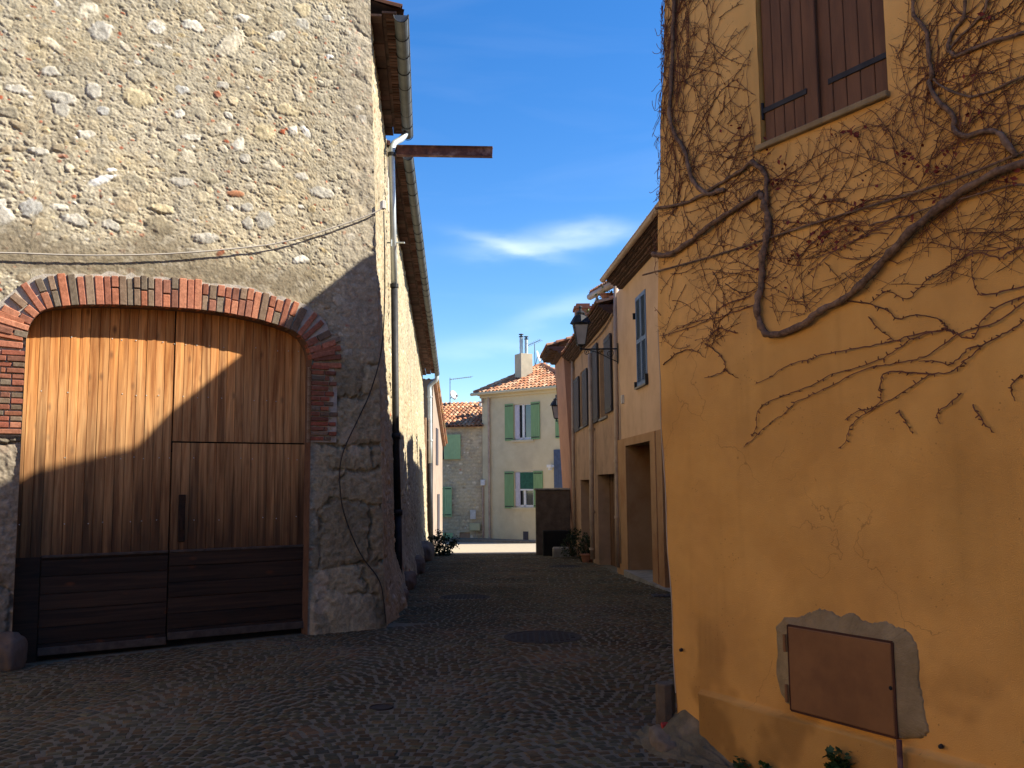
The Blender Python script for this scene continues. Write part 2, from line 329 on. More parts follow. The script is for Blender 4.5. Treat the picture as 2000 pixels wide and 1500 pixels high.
# normal has to face the street
if np.dot(FL.n,EYE-FL.p)<0: FL.n=-FL.n
A0=P0[:2]; A1=np.array([-1.93,15.6]); A2=np.array([-3.32,36.0])
barn=empty('stone_barn',(P0[0],P0[1],0),'large rubble stone barn with wide arched wooden gate and long wall down the lane','barn')
SL,SR=3.79,.97
def rubble_map(s0,s1,z0,z1,res,seed,nbig,nmed,nsml,special=(),dull=None):
    """height (m) and colour rasters of a rubble wall"""
    r=np.random.default_rng(seed)
    ns=int((s1-s0)/res)+1; nzz=int((z1-z0)/res)+1
    X,Zz=np.meshgrid(s0+np.arange(ns)*res,z0+np.arange(nzz)*res)
    f1=fbm(X*3,Zz*3,4,seed); f2=fbm(X*15,Zz*19,4,seed+5); f3=fbm(X*60,Zz*75,2,seed+9)
    f4=fbm(X*34,Zz*48,3,seed+21); H=.030*(f1-.5)+.018*(f2-.5)+.016*(f3-.5)+.008*np.abs(f4-.5)*2-.012*sstep(.60,.72,fbm(X*11,Zz*17,4,seed+23))
    t=(fbm(X*1.1,Zz*1.1,4,seed+3)-.5)
    base=np.array([.46,.395,.275])
    Cc=base[None,None,:]*(1+.45*(f2-.5)+.35*(f3-.5)+.55*t)[:,:,None]
    Cc=Cc*(1+np.array([.0,-.02,-.08])*(f1[:,:,None]-.5)*2)
    gr_=sstep(.42,.62,fbm(X*2.6+7,Zz*3.1,4,seed+31))[:,:,None]; Cc=Cc*(1-.5*gr_)+Cc.mean(-1,keepdims=True)*.5*gr_*np.array([1.03,.95,.76])
    st=[]
    pal=[(.50,.46,.37),(.42,.39,.33),(.56,.50,.38),(.38,.36,.31),(.50,.42,.28),(.60,.57,.50),(.44,.41,.33),(.34,.29,.22)]
    area=(s1-s0)*(z1-z0)
    for (n,a,b) in ((nbig,.07,.135),(nmed,.032,.07),(nsml,.010,.030)):
        n=int(n*area)
        for _ in range(n):
            rr=r.uniform(a,b)*(1 if a>.02 else 1); cx=r.uniform(s0,s1); cz=r.uniform(z0,z1)
            c=np.array(pal[r.integers(len(pal))])*r.uniform(.80,1.18)*(1.04,.985,.86)
            q=r.random()
            if a<.02 and q<.10 or (a<.05 and q<.035): c=np.array((.42,.12,.06))*r.uniform(.7,1.2)
            elif q>.965: c=np.array((.72,.69,.61))
            st.append((cx,cz,rr,rr*r.uniform(.42,.85),r.normal(0,.38),c,0))
    st=[(a,b,c,d,e,np.array(f),1) for a,b,c,d,e,f in special]+st
    placed=np.zeros((0,3))
    for (cx,cz,a,b,an,c,sp) in st:
        if not sp and len(placed):
            d=np.hypot(placed[:,0]-cx,(placed[:,1]-cz)*1.35)
            if (d<(placed[:,2]+a)*.82).any(): continue
        placed=np.vstack([placed,[cx,cz,a]])
        R=a*1.35; i0=max(0,int((cx-R-s0)/res)); i1=min(ns,int((cx+R-s0)/res)+2); j0=max(0,int((cz-R-z0)/res)); j1=min(nzz,int((cz+R-z0)/res)+2)
        if i0>=i1 or j0>=j1: continue
        x=X[j0:j1,i0:i1]-cx; z=Zz[j0:j1,i0:i1]-cz; ca,sa=math.cos(an),math.sin(an)
        u=(x*ca+z*sa)/a; v=(-x*sa+z*ca)/b
        wob=fbm(x/a*1.6+cx*37,z/a*1.6+cz*51,2,seed+40)-.5
        nk=int(r.integers(5,8)); d=0
        for q_ in range(nk):
            w_=2*math.pi*(q_+r.uniform(-.3,.3))/nk; d=d+np.maximum(0,(u*math.cos(w_)+v*math.sin(w_))/r.uniform(.72,1.0))**7
        d=d**(1/7)+.62*wob+.22*(vnoise(x*55+cx*9,z*55+cz*7,seed+44)-.5)
        k=1-sstep(.80,1.0,d)
        bury=r.random()**(.6 if not sp else 1.2)
        kk=k*(1-(.95 if a<.06 else .8)*(sstep(.28,.62,fbm(x*9+cx*5,z*9+cz*3,2,seed+60)))*bury*(0 if sp else 1))
        tex=fbm(x*40+cx,z*40+cz,3,seed+70)-.5
        hh=.003+min(.14*b,.012)*(1-np.clip(d,0,1)**3)+.010*tex+.02*wob*(a>.05)
        gr=np.exp(-((d-1.06)/.10)**2)*(.006+.05*min(b,.05))
        H[j0:j1,i0:i1]=H[j0:j1,i0:i1]*(1-kk*.75)+hh*kk-gr*(.4+.6*(1-bury))
        cc=c[None,None,:]*(1+.9*tex[:,:,None]+.5*wob[:,:,None])
        kc=np.maximum(kk,.72*k*(1-.6*sstep(.45,.8,fbm(x*14+cx*3,z*14+cz*9,2,seed+61))))[:,:,None]
        Cc[j0:j1,i0:i1]=Cc[j0:j1,i0:i1]*(1-kc)+cc*kc
        Cc[j0:j1,i0:i1]*=(1-.28*np.exp(-((d-1.04)/.10)**2)*(1-bury*.6))[:,:,None]
    return X,Zz,H*.72,Cc
def sampler(s0,z0,res,A):
    def f(s,z):
        x=np.clip((s-s0)/res,0,A.shape[1]-1.001); y=np.clip((z-z0)/res,0,A.shape[0]-1.001)
        xi=x.astype(int); yi=y.astype(int); xf=x-xi; yf=y-yi
        if A.ndim==3: xf=xf[...,None]; yf=yf[...,None]
        return (A[yi,xi]*(1-xf)+A[yi,xi+1]*xf)*(1-yf)+(A[yi+1,xi]*(1-xf)+A[yi+1,xi+1]*xf)*yf
    return f
SPEC=[(380,50,24,15,.1,0),(475,35,20,13,-.2,0),(540,70,22,13,-.5,0),(450,88,52,22,-.65,2),(590,45,20,13,.1,1),(265,190,38,25,.05,3),(183,178,19,22,0,1),(120,190,40,14,.1,1),(60,403,22,20,0,4),(628,377,36,16,-.05,1),
 (520,430,24,22,-.6,1),(484,405,15,12,0,1),(485,435,14,16,0,1),(465,282,15,20,.5,0),(572,255,13,13,-.5,0),(370,268,24,8,-.1,0),(170,262,18,9,-.1,0),(218,440,20,13,0,1),(145,430,24,15,.1,1),(590,345,21,10,0,1),
 (315,408,36,12,0,3),(310,440,32,24,0,5),(400,465,30,16,-.1,1),(200,350,30,8,-.45,6),(218,332,12,5,-.3,6),(118,405,22,8,0,0),(460,378,22,10,-.1,7),(380,492,22,9,0,0),(355,175,18,12,-.2,4),(435,165,14,9,0,1),(560,215,28,16,0,3),
 (590,20,25,20,0,3),(645,110,10,6,-.3,6),(200,60,30,22,-.5,1),(120,215,18,12,.1,1),(202,217,14,12,0,4),(480,310,14,12,0,1),(640,35,12,10,0,1),(355,355,26,10,-.1,1),(30,175,26,10,0,1),(75,295,22,9,.1,1),(515,260,26,22,0,3),(100,140,18,12,0,1)]
SC={0:(.66,.62,.52),1:(.50,.47,.40),2:(.56,.50,.38),3:(.52,.44,.28),4:(.50,.49,.45),5:(.34,.29,.2),6:(.85,.84,.80),7:(.38,.18,.10)}
spec=[]
for x,y,w,h,an,ci in SPEC:
    s_,z_=FL.uz(x,y); k=5.4e-3*9.6/9.6
    spec.append((s_,z_,w*k,h*k,an,SC[ci]))
RES=.007; FS1=6.2; FZ1=8.4
_,_,H,CC=rubble_map(-.2,FS1,-.6,FZ1,RES,3,10.0,75,560,spec)
ns_,nz_=H.shape[1],H.shape[0]
XX,ZZ=np.meshgrid(-.2+np.arange(ns_)*RES,-.6+np.arange(nz_)*RES)
# weathered grey render over the gate, and big dressed blocks on both sides of it
wv=fbm(XX*1.6,ZZ*1.6,4,91)-.5
band=sstep(3.62,3.78,ZZ+wv*.25)*(1-sstep(4.0,4.28,ZZ+wv*.55))*sstep(.55,1.1,XX+wv*.5)
fine=fbm(XX*22,ZZ*22,4,95)-.5; fine2=fbm(XX*70,ZZ*70,3,96)-.5
lich=sstep(.62,.72,fbm(XX*14,ZZ*14,3,97))
gcol=np.array([.235,.195,.135])[None,None]*(1+.7*fine+.4*fine2)[:,:,None]+lich[:,:,None]*np.array([.12,.115,.10])
k=(band*.9)[:,:,None]; CC=CC*(1-k)+gcol*k; H=H*(1-band*.7)+band*(.006*fine+.008*fine2)
def blocks(mask,rows,colw,seed,col,depth=.03,joint=.03,keep=.9):
    """coursed blocks with eroded joints"""
    global H,CC
    r=np.random.default_rng(seed)
    wx=XX+.34*(fbm(XX*2.6,ZZ*2.6,4,seed)-.5); wz=ZZ+.36*(fbm(XX*2.1,ZZ*2.1,4,seed+1)-.5)
    edge=np.full(XX.shape,9.); bid=np.zeros(XX.shape)
    for i,(a,b) in enumerate(zip(rows[:-1],rows[1:])):
        inr=(wz>=a)&(wz<b); off=r.uniform(0,1)*colw; u=(wx+off)/colw; c=np.floor(u); fx=np.minimum(u-c,1-(u-c))*colw
        e=np.minimum(fx,np.minimum(wz-a,b-wz)); edge=np.where(inr,e,edge); bid=np.where(inr,c*7.3+i*3.1,bid)
    j=(1-sstep(joint*.2,joint*1.1,edge+.03*(fine*2)))*sstep(.35,.6,fbm(XX*2.3+9,ZZ*2.3,3,seed+8))
    tone=np.sin(bid*12.9)*43758.5; tone=tone-np.floor(tone)
    h=.018*sstep(0,.12,edge)*(.4+.6*tone)+.026*fine+.010*fine2+.02*(fbm(XX*5,ZZ*5,3,seed+2)-.5)-depth*j
    c=np.array(col)[None,None]*((.72+.5*tone)*(1+.9*fine+.4*fine2))[:,:,None]
    c=c*(1-.35*j[:,:,None])
    m=mask*keep; H=H*(1-m)+h*m; CC=CC*(1-m[:,:,None])+c*m[:,:,None]
mr=(1-sstep(.80,.95,XX+wv*.2))*(1-sstep(3.0,3.5,ZZ+wv*.6)); blocks(mr,[-.6,.38,.72,1.35,1.78,2.05,2.6,2.95,3.5,4.2],.62,21,(.30,.262,.172))
mr=(1-sstep(.45,.62,XX+wv*.3))*sstep(3.0,3.5,ZZ+wv*.6)*.8; blocks(mr,[2.9,3.4,4.0,4.35,4.9,5.3,5.9,6.4,7.0,7.6,8.4],.7,22,(.40,.35,.27),depth=.018,keep=.75)
mr=sstep(3.55,3.75,XX)*(1-sstep(2.0,2.2,ZZ+wv*.3)); blocks(mr,[-.6,.14,.70,1.33,2.1],.85,23,(.24,.20,.15))
# grime low on the blocks, lime smears
g=sstep(.5,.75,fbm(XX*2.2+3,ZZ*1.5,4,31)); CC*= (1-.45*g*(1-sstep(.9,1.8,ZZ)))[:,:,None]
for (x,y,rx,ry) in ((625,1140,.10,.20),(680,850,.12,.10),(622,1185,.10,.08),(720,145,.06,.13),(690,880,.07,.06)):
    s_,z_=FL.uz(x,y); d=np.hypot((XX-s_)/rx,(ZZ-z_)/ry)+1.2*(fbm(XX*14,ZZ*14,3,int(x))-.5); kk=(1-sstep(.8,1.0,d))[:,:,None]
    CC=CC*(1-kk)+np.array([.42,.36,.26])*kk*(1+.5*fine[:,:,None])
# mouldering step where the corner buttress foot swells out
H=H+.05*(1-sstep(.0,.5,ZZ+.25*wv))*(1-sstep(.85,.95,XX))
fH=sampler(-.2,-.6,RES,H); fC=sampler(-.2,-.6,RES,CC)
def barn_edge(z): return .033*z
ARCH=[FL.uz(x,y) for x,y in ((52,662),(56,640),(66,622),(82,608),(105,601),(150,597),(200,596),(270,598),(340,602),(400,607),(450,614),(500,624),(540,635),(570,646),(590,660),(601,678),(606,700))]
au=[a[0] for a in ARCH][::-1]; az_=[a[1] for a in ARCH][::-1]
SL=ARCH[0][0]+.005; SR=ARCH[-1][0]-.005; ZSP=ARCH[-1][1]
au[0]=SR; au[-1]=SL
def archz(s): return np.interp(s,au,az_)
def fpatch(s,z,pad=0):
    d=fH(s,z); e=1.0
    P=FL.p[None,None]+FL.d*s[...,None]+Z3*z[...,None]+FL.n*(d[...,None]); return P,fC(s,z)
def lin(a,b,n): return np.linspace(a,b,n)
dv=.0085
zz=np.arange(-.5,8.3,dv)
# right of gate
def patch(sa,sb,zs,n):
    t=np.linspace(0,1,n)[None,:]; z=np.repeat(zs[:,None],n,1); a=sa(zs)[:,None]; b=sb(zs)[:,None]; s=a+(b-a)*t; return s,z
s1,z1=patch(lambda z:barn_edge(z),lambda z:SR+0*z,zz,int(.95/dv)); s2,z2=patch(lambda z:SL+0*z,lambda z:FS1-.05+0*z,zz,int(2.35/dv))
nsr=int((SL-SR)/dv); sc=np.linspace(SR,SL,nsr); nr=int((8.29-3.45)/dv)
tt=np.linspace(0,1,nr)[:,None]; s3=np.repeat(sc[None,:],nr,0); z3=archz(sc)[None,:]*(1-tt)+8.29*tt
G=[]
for s_,z_ in ((s1,z1),(s2,z2),(s3,z3)):
    P,c=fpatch(s_,z_); G.append((P,c,False))
joingrids(G,'wall',m_rubble,barn)
# reveals + soffit of the gate opening
RD=.17
mb=MB()
ring=[(SR,-.4)]+[(SR,z) for z in np.linspace(0,ZSP,12)[:-1]]+list(zip(au,az_))+[(SL,z) for z in np.linspace(ZSP+.0,-.4,12)]
for (a,b),(c,d) in zip(ring[:-1],ring[1:]):
    if abs(a-c)+abs(b-d)<1e-4: continue
    w=[.012*math.sin(9*b+a*5),.012*math.sin(9*d+c*5)]
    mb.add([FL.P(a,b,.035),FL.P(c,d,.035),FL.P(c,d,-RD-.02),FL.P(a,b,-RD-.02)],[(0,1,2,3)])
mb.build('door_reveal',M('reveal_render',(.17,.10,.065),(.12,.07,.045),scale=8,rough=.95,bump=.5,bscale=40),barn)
# brick arch and jambs
def brickcol():
    c=random.choice([(.48,.185,.105),(.52,.22,.13),(.40,.16,.10),(.34,.15,.10),(.29,.205,.14),(.25,.195,.14),(.45,.18,.11),(.32,.22,.15)])
    k=random.uniform(.75,1.15); return tuple(x*k for x in c)
mb=MB(); mm=MB()
pa=np.array(ARCH); # from left springing to right
seg=np.hypot(*np.diff(pa,axis=0).T); cum=np.concatenate([[0],np.cumsum(seg)]); L=cum[-1]
def apt(q):
    x=np.interp(q,cum,pa[:,0]); z=np.interp(q,cum,pa[:,1]); return np.array([x,z])
def anorm(q):
    a=apt(max(0,q-.12)); b=apt(min(L,q+.12)); t=b-a; t/=np.linalg.norm(t); n=np.array([-t[1],t[0]])
    if n[1]<0: n=-n
    return t,n
q=.0; prev=None
TH=.30
while q<L:
    w=random.uniform(.055,.078); t,n=anorm(q+w/2); c=apt(q+w/2)
    # fan the bricks at the haunches
    def put(r0,r1,ww):
        cc=c+n*(r0+r1)/2; T=FL.d*t[0]+Z3*t[1]; N=FL.d*n[0]+Z3*n[1]; o=random.uniform(.020,.036)
        mb.obox(FL.P(cc[0],cc[1],o-.05),T*(ww/2),N*((r1-r0)/2),FL.n*.06,0,brickcol(),bev=.006)
    top=TH+random.uniform(-.02,.03)
    if random.random()<.5: put(.0,top,w)
    else:
        k=top*random.uniform(.42,.6); put(0,k-.006,w); put(k+.006,top,w)
    q+=w+random.uniform(.006,.011)
    if prev is not None and False: pass
# mortar bed behind arch bricks
pts=[]
for q in np.linspace(0,L,60):
    t,n=anorm(q); a=apt(q); j=random.uniform(-.02,.03); pts.append((a,a+n*(TH+.02+j)))
for (a,b),(c,d) in zip(pts[:-1],pts[1:]):
    o=.010; mm.add([FL.P(a[0],a[1],o),FL.P(c[0],c[1],o),FL.P(d[0],d[1],o),FL.P(b[0],b[1],o)],[(0,1,2,3)])
    mm.add([FL.P(b[0],b[1],o),FL.P(d[0],d[1],o),FL.P(d[0],d[1],-.05),FL.P(b[0],b[1],-.05)],[(0,1,2,3)])
def jamb(sfrom,sgn,z0,z1):
    z=z0; i=0
    while z<z1:
        h=random.uniform(.040,.052); w=(.30 if i%2 else .22)+random.uniform(-.03,.03); u=0
        while u<w:
            l=min(w-u,random.choice([.11,.21,.16])) 
            if l>.04:
                a=sfrom+sgn*(u+.004); b=sfrom+sgn*(u+l-.006); FL.box(mb,min(a,b),max(a,b),z,z+h,-.1,random.uniform(.028,.042),0,tuple(x*.8 for x in brickcol()) if random.random()<.5 else (random.uniform(.28,.38),.12,.075),bev=.005)
            u+=l
        z+=h+random.uniform(.010,.016); i+=1
    a,b=sorted((sfrom,sfrom+sgn*.31)); FL.box(mm,a,b,z0-.02,z1+.03,-.1,.012)
def fanend(s0_,z0_,side):
    # flat springer bricks under the haunch
    for k in range(4):
        a=.08+k*.16; L_=.34; h=.06
        c0=np.array([s0_+side*.02,z0_+.02+k*.075]); dr=np.array([side*math.cos(a*.55),math.sin(a*.55)]); pr=np.array([-dr[1],dr[0]])
        c=c0+dr*L_/2
        mb.obox(FL.P(c[0],c[1],-.02),(FL.d*dr[0]+Z3*dr[1])*L_/2*.96,(FL.d*pr[0]+Z3*pr[1])*h/2,FL.n*.055,0,brickcol(),bev=.006)
fanend(SR,ZSP-.10,-1); fanend(SL,ZSP-.08,1)
jamb(SR,-1,FL.uz(610,860)[1],ZSP-.12); jamb(SL,1,FL.uz(30,848)[1],ZSP-.10)
arch=mb.build('brick_arch',m_brick,barn); mm.build('mortar',m_lime,arch)
# ---- gate
DF=Fr((FL.p-FL.n*RD)[:2],FL.d[:2]); DF.n=FL.n
m_wood=bpy.data.materials.new('gate_planks'); m_wood.use_nodes=True; t=m_wood.node_tree; b=t.nodes['Principled BSDF']
def wood_nodes(t,b,gran,axis='z',c_a=(.70,.305,.085),c_b=(.34,.11,.024),wear_shade=True):
    at=_n(t,'ShaderNodeAttribute',attribute_name='Col'); tcn=_n(t,'ShaderNodeTexCoord'); sp=_n(t,'ShaderNodeSeparateXYZ'); t.links.new(tcn.outputs['Object'],sp.inputs[0])
    s2=_n(t,'ShaderNodeSeparateColor'); t.links.new(at.outputs['Color'],s2.inputs[0])
    def m(op,a,b2=None,c=None,cl=False):
        q=_n(t,'ShaderNodeMath',operation=op); q.use_clamp=cl
        for i,v in enumerate((a,b2,c)):
            if v is None: continue
            if isinstance(v,(int,float)): q.inputs[i].default_value=v
            else: t.links.new(v,q.inputs[i])
        return q.outputs[0]
    # along-the-wall coordinate
    U=m('ADD',m('MULTIPLY',sp.outputs['X'],float(FL.d[0])),m('MULTIPLY',sp.outputs['Y'],float(FL.d[1]))); Zc=sp.outputs['Z']
    a1,a2=(U,Zc) if axis=='z' else (Zc,U)
    cx=_n(t,'ShaderNodeCombineXYZ'); t.links.new(m('MULTIPLY',a1,26.),cx.inputs[0]); t.links.new(m('MULTIPLY',a2,1.1),cx.inputs[1]); t.links.new(m('MULTIPLY',s2.outputs[0],37.),cx.inputs[2])
    n=_n(t,'ShaderNodeTexNoise'); n.inputs['Scale'].default_value=1.; n.inputs['Detail'].default_value=8; n.inputs['Roughness'].default_value=.62; n.inputs['Distortion'].default_value=.6; t.links.new(cx.outputs[0],n.inputs['Vector'])
    # knots
    ck=_n(t,'ShaderNodeCombineXYZ'); t.links.new(m('MULTIPLY',a1,9.),ck.inputs[0]); t.links.new(m('MULTIPLY',a2,4.2),ck.inputs[1]); t.links.new(m('MULTIPLY',s2.outputs[0],19.),ck.inputs[2])
    v=_n(t,'ShaderNodeTexVoronoi'); v.inputs['Scale'].default_value=1.; t.links.new(ck.outputs[0],v.inputs['Vector'])
    vr=_n(t,'ShaderNodeSeparateColor'); t.links.new(v.outputs['Color'],vr.inputs[0])
    has=m('GREATER_THAN',vr.outputs[0],.52)
    mr=_n(t,'ShaderNodeMapRange'); mr.inputs[1].default_value=.07; mr.inputs[2].default_value=.24; mr.inputs[3].default_value=1; mr.inputs[4].default_value=0; t.links.new(v.outputs['Distance'],mr.inputs[0]); knot=m('MULTIPLY',mr.outputs[0],has)
    r1=_n(t,'ShaderNodeMapRange'); r1.inputs[1].default_value=.36; r1.inputs[2].default_value=.64; t.links.new(n.outputs[0],r1.inputs[0])
    x=_n(t,'ShaderNodeMix',data_type='RGBA'); x.inputs[6].default_value=c_a+(1,); x.inputs[7].default_value=c_b+(1,); t.links.new(r1.outputs[0],x.inputs[0])
    y=_n(t,'ShaderNodeMix',data_type='RGBA'); y.inputs[7].default_value=(.11,.035,.012,1); t.links.new(m('MULTIPLY',knot,.75),y.inputs[0]); t.links.new(x.outputs[2],y.inputs[6]); out=y.outputs[2]
    bright=m('MULTIPLY_ADD',s2.outputs[0],.50,.72)
    z=_n(t,'ShaderNodeMix',data_type='RGBA',blend_type='MULTIPLY'); z.inputs[0].default_value=1; t.links.new(out,z.inputs[6]); cb=_n(t,'ShaderNodeCombineColor'); [t.links.new(bright,cb.inputs[i]) for i in range(3)]; t.links.new(cb.outputs[0],z.inputs[7]); out=z.outputs[2]
    if wear_shade:
        # rain-splash greying and dirt, plus shade painted in low down, ragged per board
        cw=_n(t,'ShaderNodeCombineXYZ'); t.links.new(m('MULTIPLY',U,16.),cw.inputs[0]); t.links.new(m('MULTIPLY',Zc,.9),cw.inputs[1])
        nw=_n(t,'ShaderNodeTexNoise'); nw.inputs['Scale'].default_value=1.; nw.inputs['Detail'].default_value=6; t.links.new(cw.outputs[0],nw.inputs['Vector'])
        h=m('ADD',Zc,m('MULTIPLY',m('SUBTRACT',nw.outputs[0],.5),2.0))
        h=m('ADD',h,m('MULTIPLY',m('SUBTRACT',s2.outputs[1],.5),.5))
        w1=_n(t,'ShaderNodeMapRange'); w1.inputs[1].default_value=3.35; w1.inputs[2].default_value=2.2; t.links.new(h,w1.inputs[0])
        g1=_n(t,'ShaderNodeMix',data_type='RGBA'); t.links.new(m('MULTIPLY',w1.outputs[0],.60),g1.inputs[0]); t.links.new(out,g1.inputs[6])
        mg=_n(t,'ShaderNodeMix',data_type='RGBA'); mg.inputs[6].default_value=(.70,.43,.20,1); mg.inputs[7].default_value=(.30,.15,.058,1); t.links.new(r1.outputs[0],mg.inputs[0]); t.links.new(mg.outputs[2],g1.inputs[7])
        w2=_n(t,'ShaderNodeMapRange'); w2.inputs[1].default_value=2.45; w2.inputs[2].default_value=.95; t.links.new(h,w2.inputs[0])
        g2=_n(t,'ShaderNodeMix',data_type='RGBA'); t.links.new(m('MULTIPLY',w2.outputs[0],.93),g2.inputs[0]); t.links.new(g1.outputs[2],g2.inputs[6]); g2.inputs[7].default_value=(.05,.024,.011,1); out=g2.outputs[2]  # dirt tone pushed darker for the boards lying in shade
    t.links.new(out,b.inputs['Base Color']); b.inputs['Roughness'].default_value=.72; b.inputs['Specular IOR Level'].default_value=.25
    bp=_n(t,'ShaderNodeBump'); bp.inputs['Strength'].default_value=.35; bp.inputs['Distance'].default_value=.004; t.links.new(n.outputs[0],bp.inputs['Height']); t.links.new(bp.outputs[0],b.inputs['Normal'])
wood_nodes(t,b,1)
m_woodlow=bpy.data.materials.new('gate_low_boards'); m_woodlow.use_nodes=True
wood_nodes(m_woodlow.node_tree,m_woodlow.node_tree.nodes['Principled BSDF'],1,axis='x',c_a=(.048,.026,.015),c_b=(.020,.012,.008),wear_shade=False)
gate=bpy.data.objects.new('gate',None); COL.objects.link(gate); gate.parent=barn
def leaf(name,sa,sb,za,zb,ztop_fn,label,w=.092):
    mb=MB(); n=max(1,round((sb-sa)/w)); w=(sb-sa)/n
    for i in range(n):
        a=sa+i*w; c=(random.random(),random.random(),random.random()); o=random.uniform(-.002,.003)
        zt=ztop_fn((a+w/2)) if ztop_fn else zb
        g=.0008; cs=[(a+g,za),(a+w-g,za),(a+w-g,(ztop_fn(a+w-g) if ztop_fn else zb)),(a+g,(ztop_fn(a+g) if ztop_fn else zb))]
        be=.0025; fr=[(a+g+be,za),(a+w-g-be,za),(a+w-g-be,cs[2][1]),(a+g+be,cs[3][1])]
        vs=[DF.P(*p,o-.008) for p in cs]+[DF.P(*p,o) for p in fr]
        mb.add(vs,[(4,5,6,7),(0,1,5,4),(1,2,6,5),(2,3,7,6),(3,0,4,7)],0,c)
    DF.box(mb,sa,sb,za,zb-.1 if ztop_fn is None else 3.0,-.05,-.0095,0,(.1,.5,.1))
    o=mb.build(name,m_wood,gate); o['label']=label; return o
smid=DF.uz(336,862)[0]; zr=DF.uz(337,863)[1]; zl=DF.uz(30,1090)[1]; SDL=SL+.05; SDR=SR-.03
at_=lambda s: float(archz(min(max(s,SR),SL)))+.08
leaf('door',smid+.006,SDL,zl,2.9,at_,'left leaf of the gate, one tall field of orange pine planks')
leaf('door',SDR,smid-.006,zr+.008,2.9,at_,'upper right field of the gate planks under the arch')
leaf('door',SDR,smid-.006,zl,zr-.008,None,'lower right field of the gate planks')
def lowleaf(sa,sb,label,base):
    mb=MB(); z=base; hs=[.10,.155,.165,.15,.17,.16,.16]; k=0
    while z<zl-.02:
        h=min(hs[k%7],zl-z); c=(random.random(),random.random(),random.random())
        DF.box(mb,sa,sb,z+.002,z+h-.002,-.02,random.uniform(.008,.016)+(.02 if k==0 else 0),0,c,bev=.004); z+=h; k+=1
    o=mb.build('kick_boards',m_woodlow,gate); o['label']=label
    m2=MB(); DF.box(m2,sa,sb,base-.005,base+.07,.0,.055,0,None,bev=.006); m2.build('rail',M('grey_rail',(.085,.065,.05),(.05,.038,.03),scale=14,rough=.85),gate); m2=MB(); DF.box(m2,sa,sb,zl-.012,zl+.014,.0,.026,0,None,bev=.004)
    m2.build('rail',M('grey_rail',(.085,.065,.05),(.05,.038,.03)),gate)
lowleaf(smid+.006,SDL-.28,'dark horizontal boards at the foot of the left leaf',.0)
lowleaf(SDR,smid-.006,'dark horizontal boards at the foot of the right leaf',.04)
mb=MB(); DF.box(mb,SDL-.275,SDL+.1,-.2,zl,-.02,.004,0,(.3,.3,.3)); mb.build('kick_boards',m_woodlow,gate)
mb=MB(); DF.box(mb,SR-.3,SL+.3,-.4,3.75,-.10,-.055); mb.build('backing',m_black,gate)
s_,z_a=DF.uz(353,1058); _,z_b=DF.uz(353,966)
mb=MB(); DF.box(mb,s_-.035,s_+.035,z_a,z_b,.0,.02,0,None,bev=.006); DF.box(mb,s_-.012,s_+.012,z_a+.12,z_a+.24,.02,.055,0,None,bev=.004); mb.build('dark_board',M('dark_board_wood',(.035,.018,.010),(.018,.010,.006),scale=20,rough=.9),gate)  # near-black board with a raised middle block on the right leaf
mb=MB()
for (x0,ys) in ((120,0),):
    for zz_ in (3.12,2.55,1.9,1.25):
        for u in np.arange(SDR+.1,SDL-.05,.125):
            if random.random()<.55: p=DF.P(u+random.uniform(-.02,.02),zz_+random.uniform(-.01,.01),.002); mb.lathe(p,[(.006,0),(.005,.003),(.001,.005)],6,axes=(FL.d,Z3,FL.n))
mb.build('nail_heads',m_zincl,gate)
# ---- long side wall (two straight runs), same rubble
def sideframe(Pa,Pb):
    f=Fr(Pa,Pb-Pa); 
    if f.n[0]<0: f.n=-f.n
    return f
F1=sideframe(A0,A1); F2=sideframe(A1,A2)
L1=float(np.linalg.norm(A1-A0)); L2=float(np.linalg.norm(A2-A1))
gut1=(aty(797,30,11.0),aty(806,264,15.45)); gut2=(aty(806,303,15.6),aty(858,730,36.1))
ZT1=float((gut1[0][2]+gut1[1][2])/2)+.02; ZT2a=float(gut2[0][2]); ZT2b=float(gut2[1][2])
_,_,H,CC=rubble_map(0,L1+8,-1.8,7.8,.02,8,7,34,60)
_s=sampler(0,-1.8,.02,H); _c=sampler(0,-1.8,.02,CC)
gs=[]
def sidegrid(fr,L,off,za,zta,ztb,du,dzz):
    u=np.arange(0,L+du*.5,du); u[-1]=L; nz=int((zta-za)/dzz); t=np.linspace(0,1,nz)[:,None]
    top=(zta+(ztb-zta)*u/L)[None,:]; z=za*(1-t)+top*t; uu=np.repeat(u[None,:],nz,0)
    uw=(uu+off)%(L1+7.9)
    d=_s(uw,z)*2.2+.03*(fbm(uu*.8+off,z*.8,3,77)-.5)
    d=d*np.clip(.25+uu*2,0,1)
    foot=(1-sstep(-.1,.9,z-gz(0,11+uu+off)[...]+.0))*.16*(.4+fbm((uu+off)*1.3,z*1.6,3,55))
    foot=foot*np.clip(uu+off-.1,0,1)
    P=fr.p[None,None]+fr.d*uu[...,None]+Z3*z[...,None]+fr.n*((d+foot-.033*np.maximum(z,0))[...,None])
    c=_c(uw,z)*np.array([.88,.86,.82]); return P,c,False
gs.append(sidegrid(F1,L1,0,-1.2,ZT1+.02,ZT1+.02,.014,.014))
gs.append(sidegrid(F2,L2,L1,-1.8,ZT2a-.02,ZT2b-.02,.03,.02))
joingrids(gs,'side_wall',m_rubble,barn)
# body behind, closing the volume
wv_=FL.d[:2]
B0=A0+wv_*6.1; 
foot=[A0-np.array([.35,-.1]),A1-np.array([.5,0]),A1+np.array([-7.0,0]),B0+np.array([-.1,.6])]
prism([A1-np.array([.42,0]),A1+np.array([-8.0,2.]),B0+np.array([-2.,6.])],-.5,7.6).build('rear_wall',m_lime,barn)
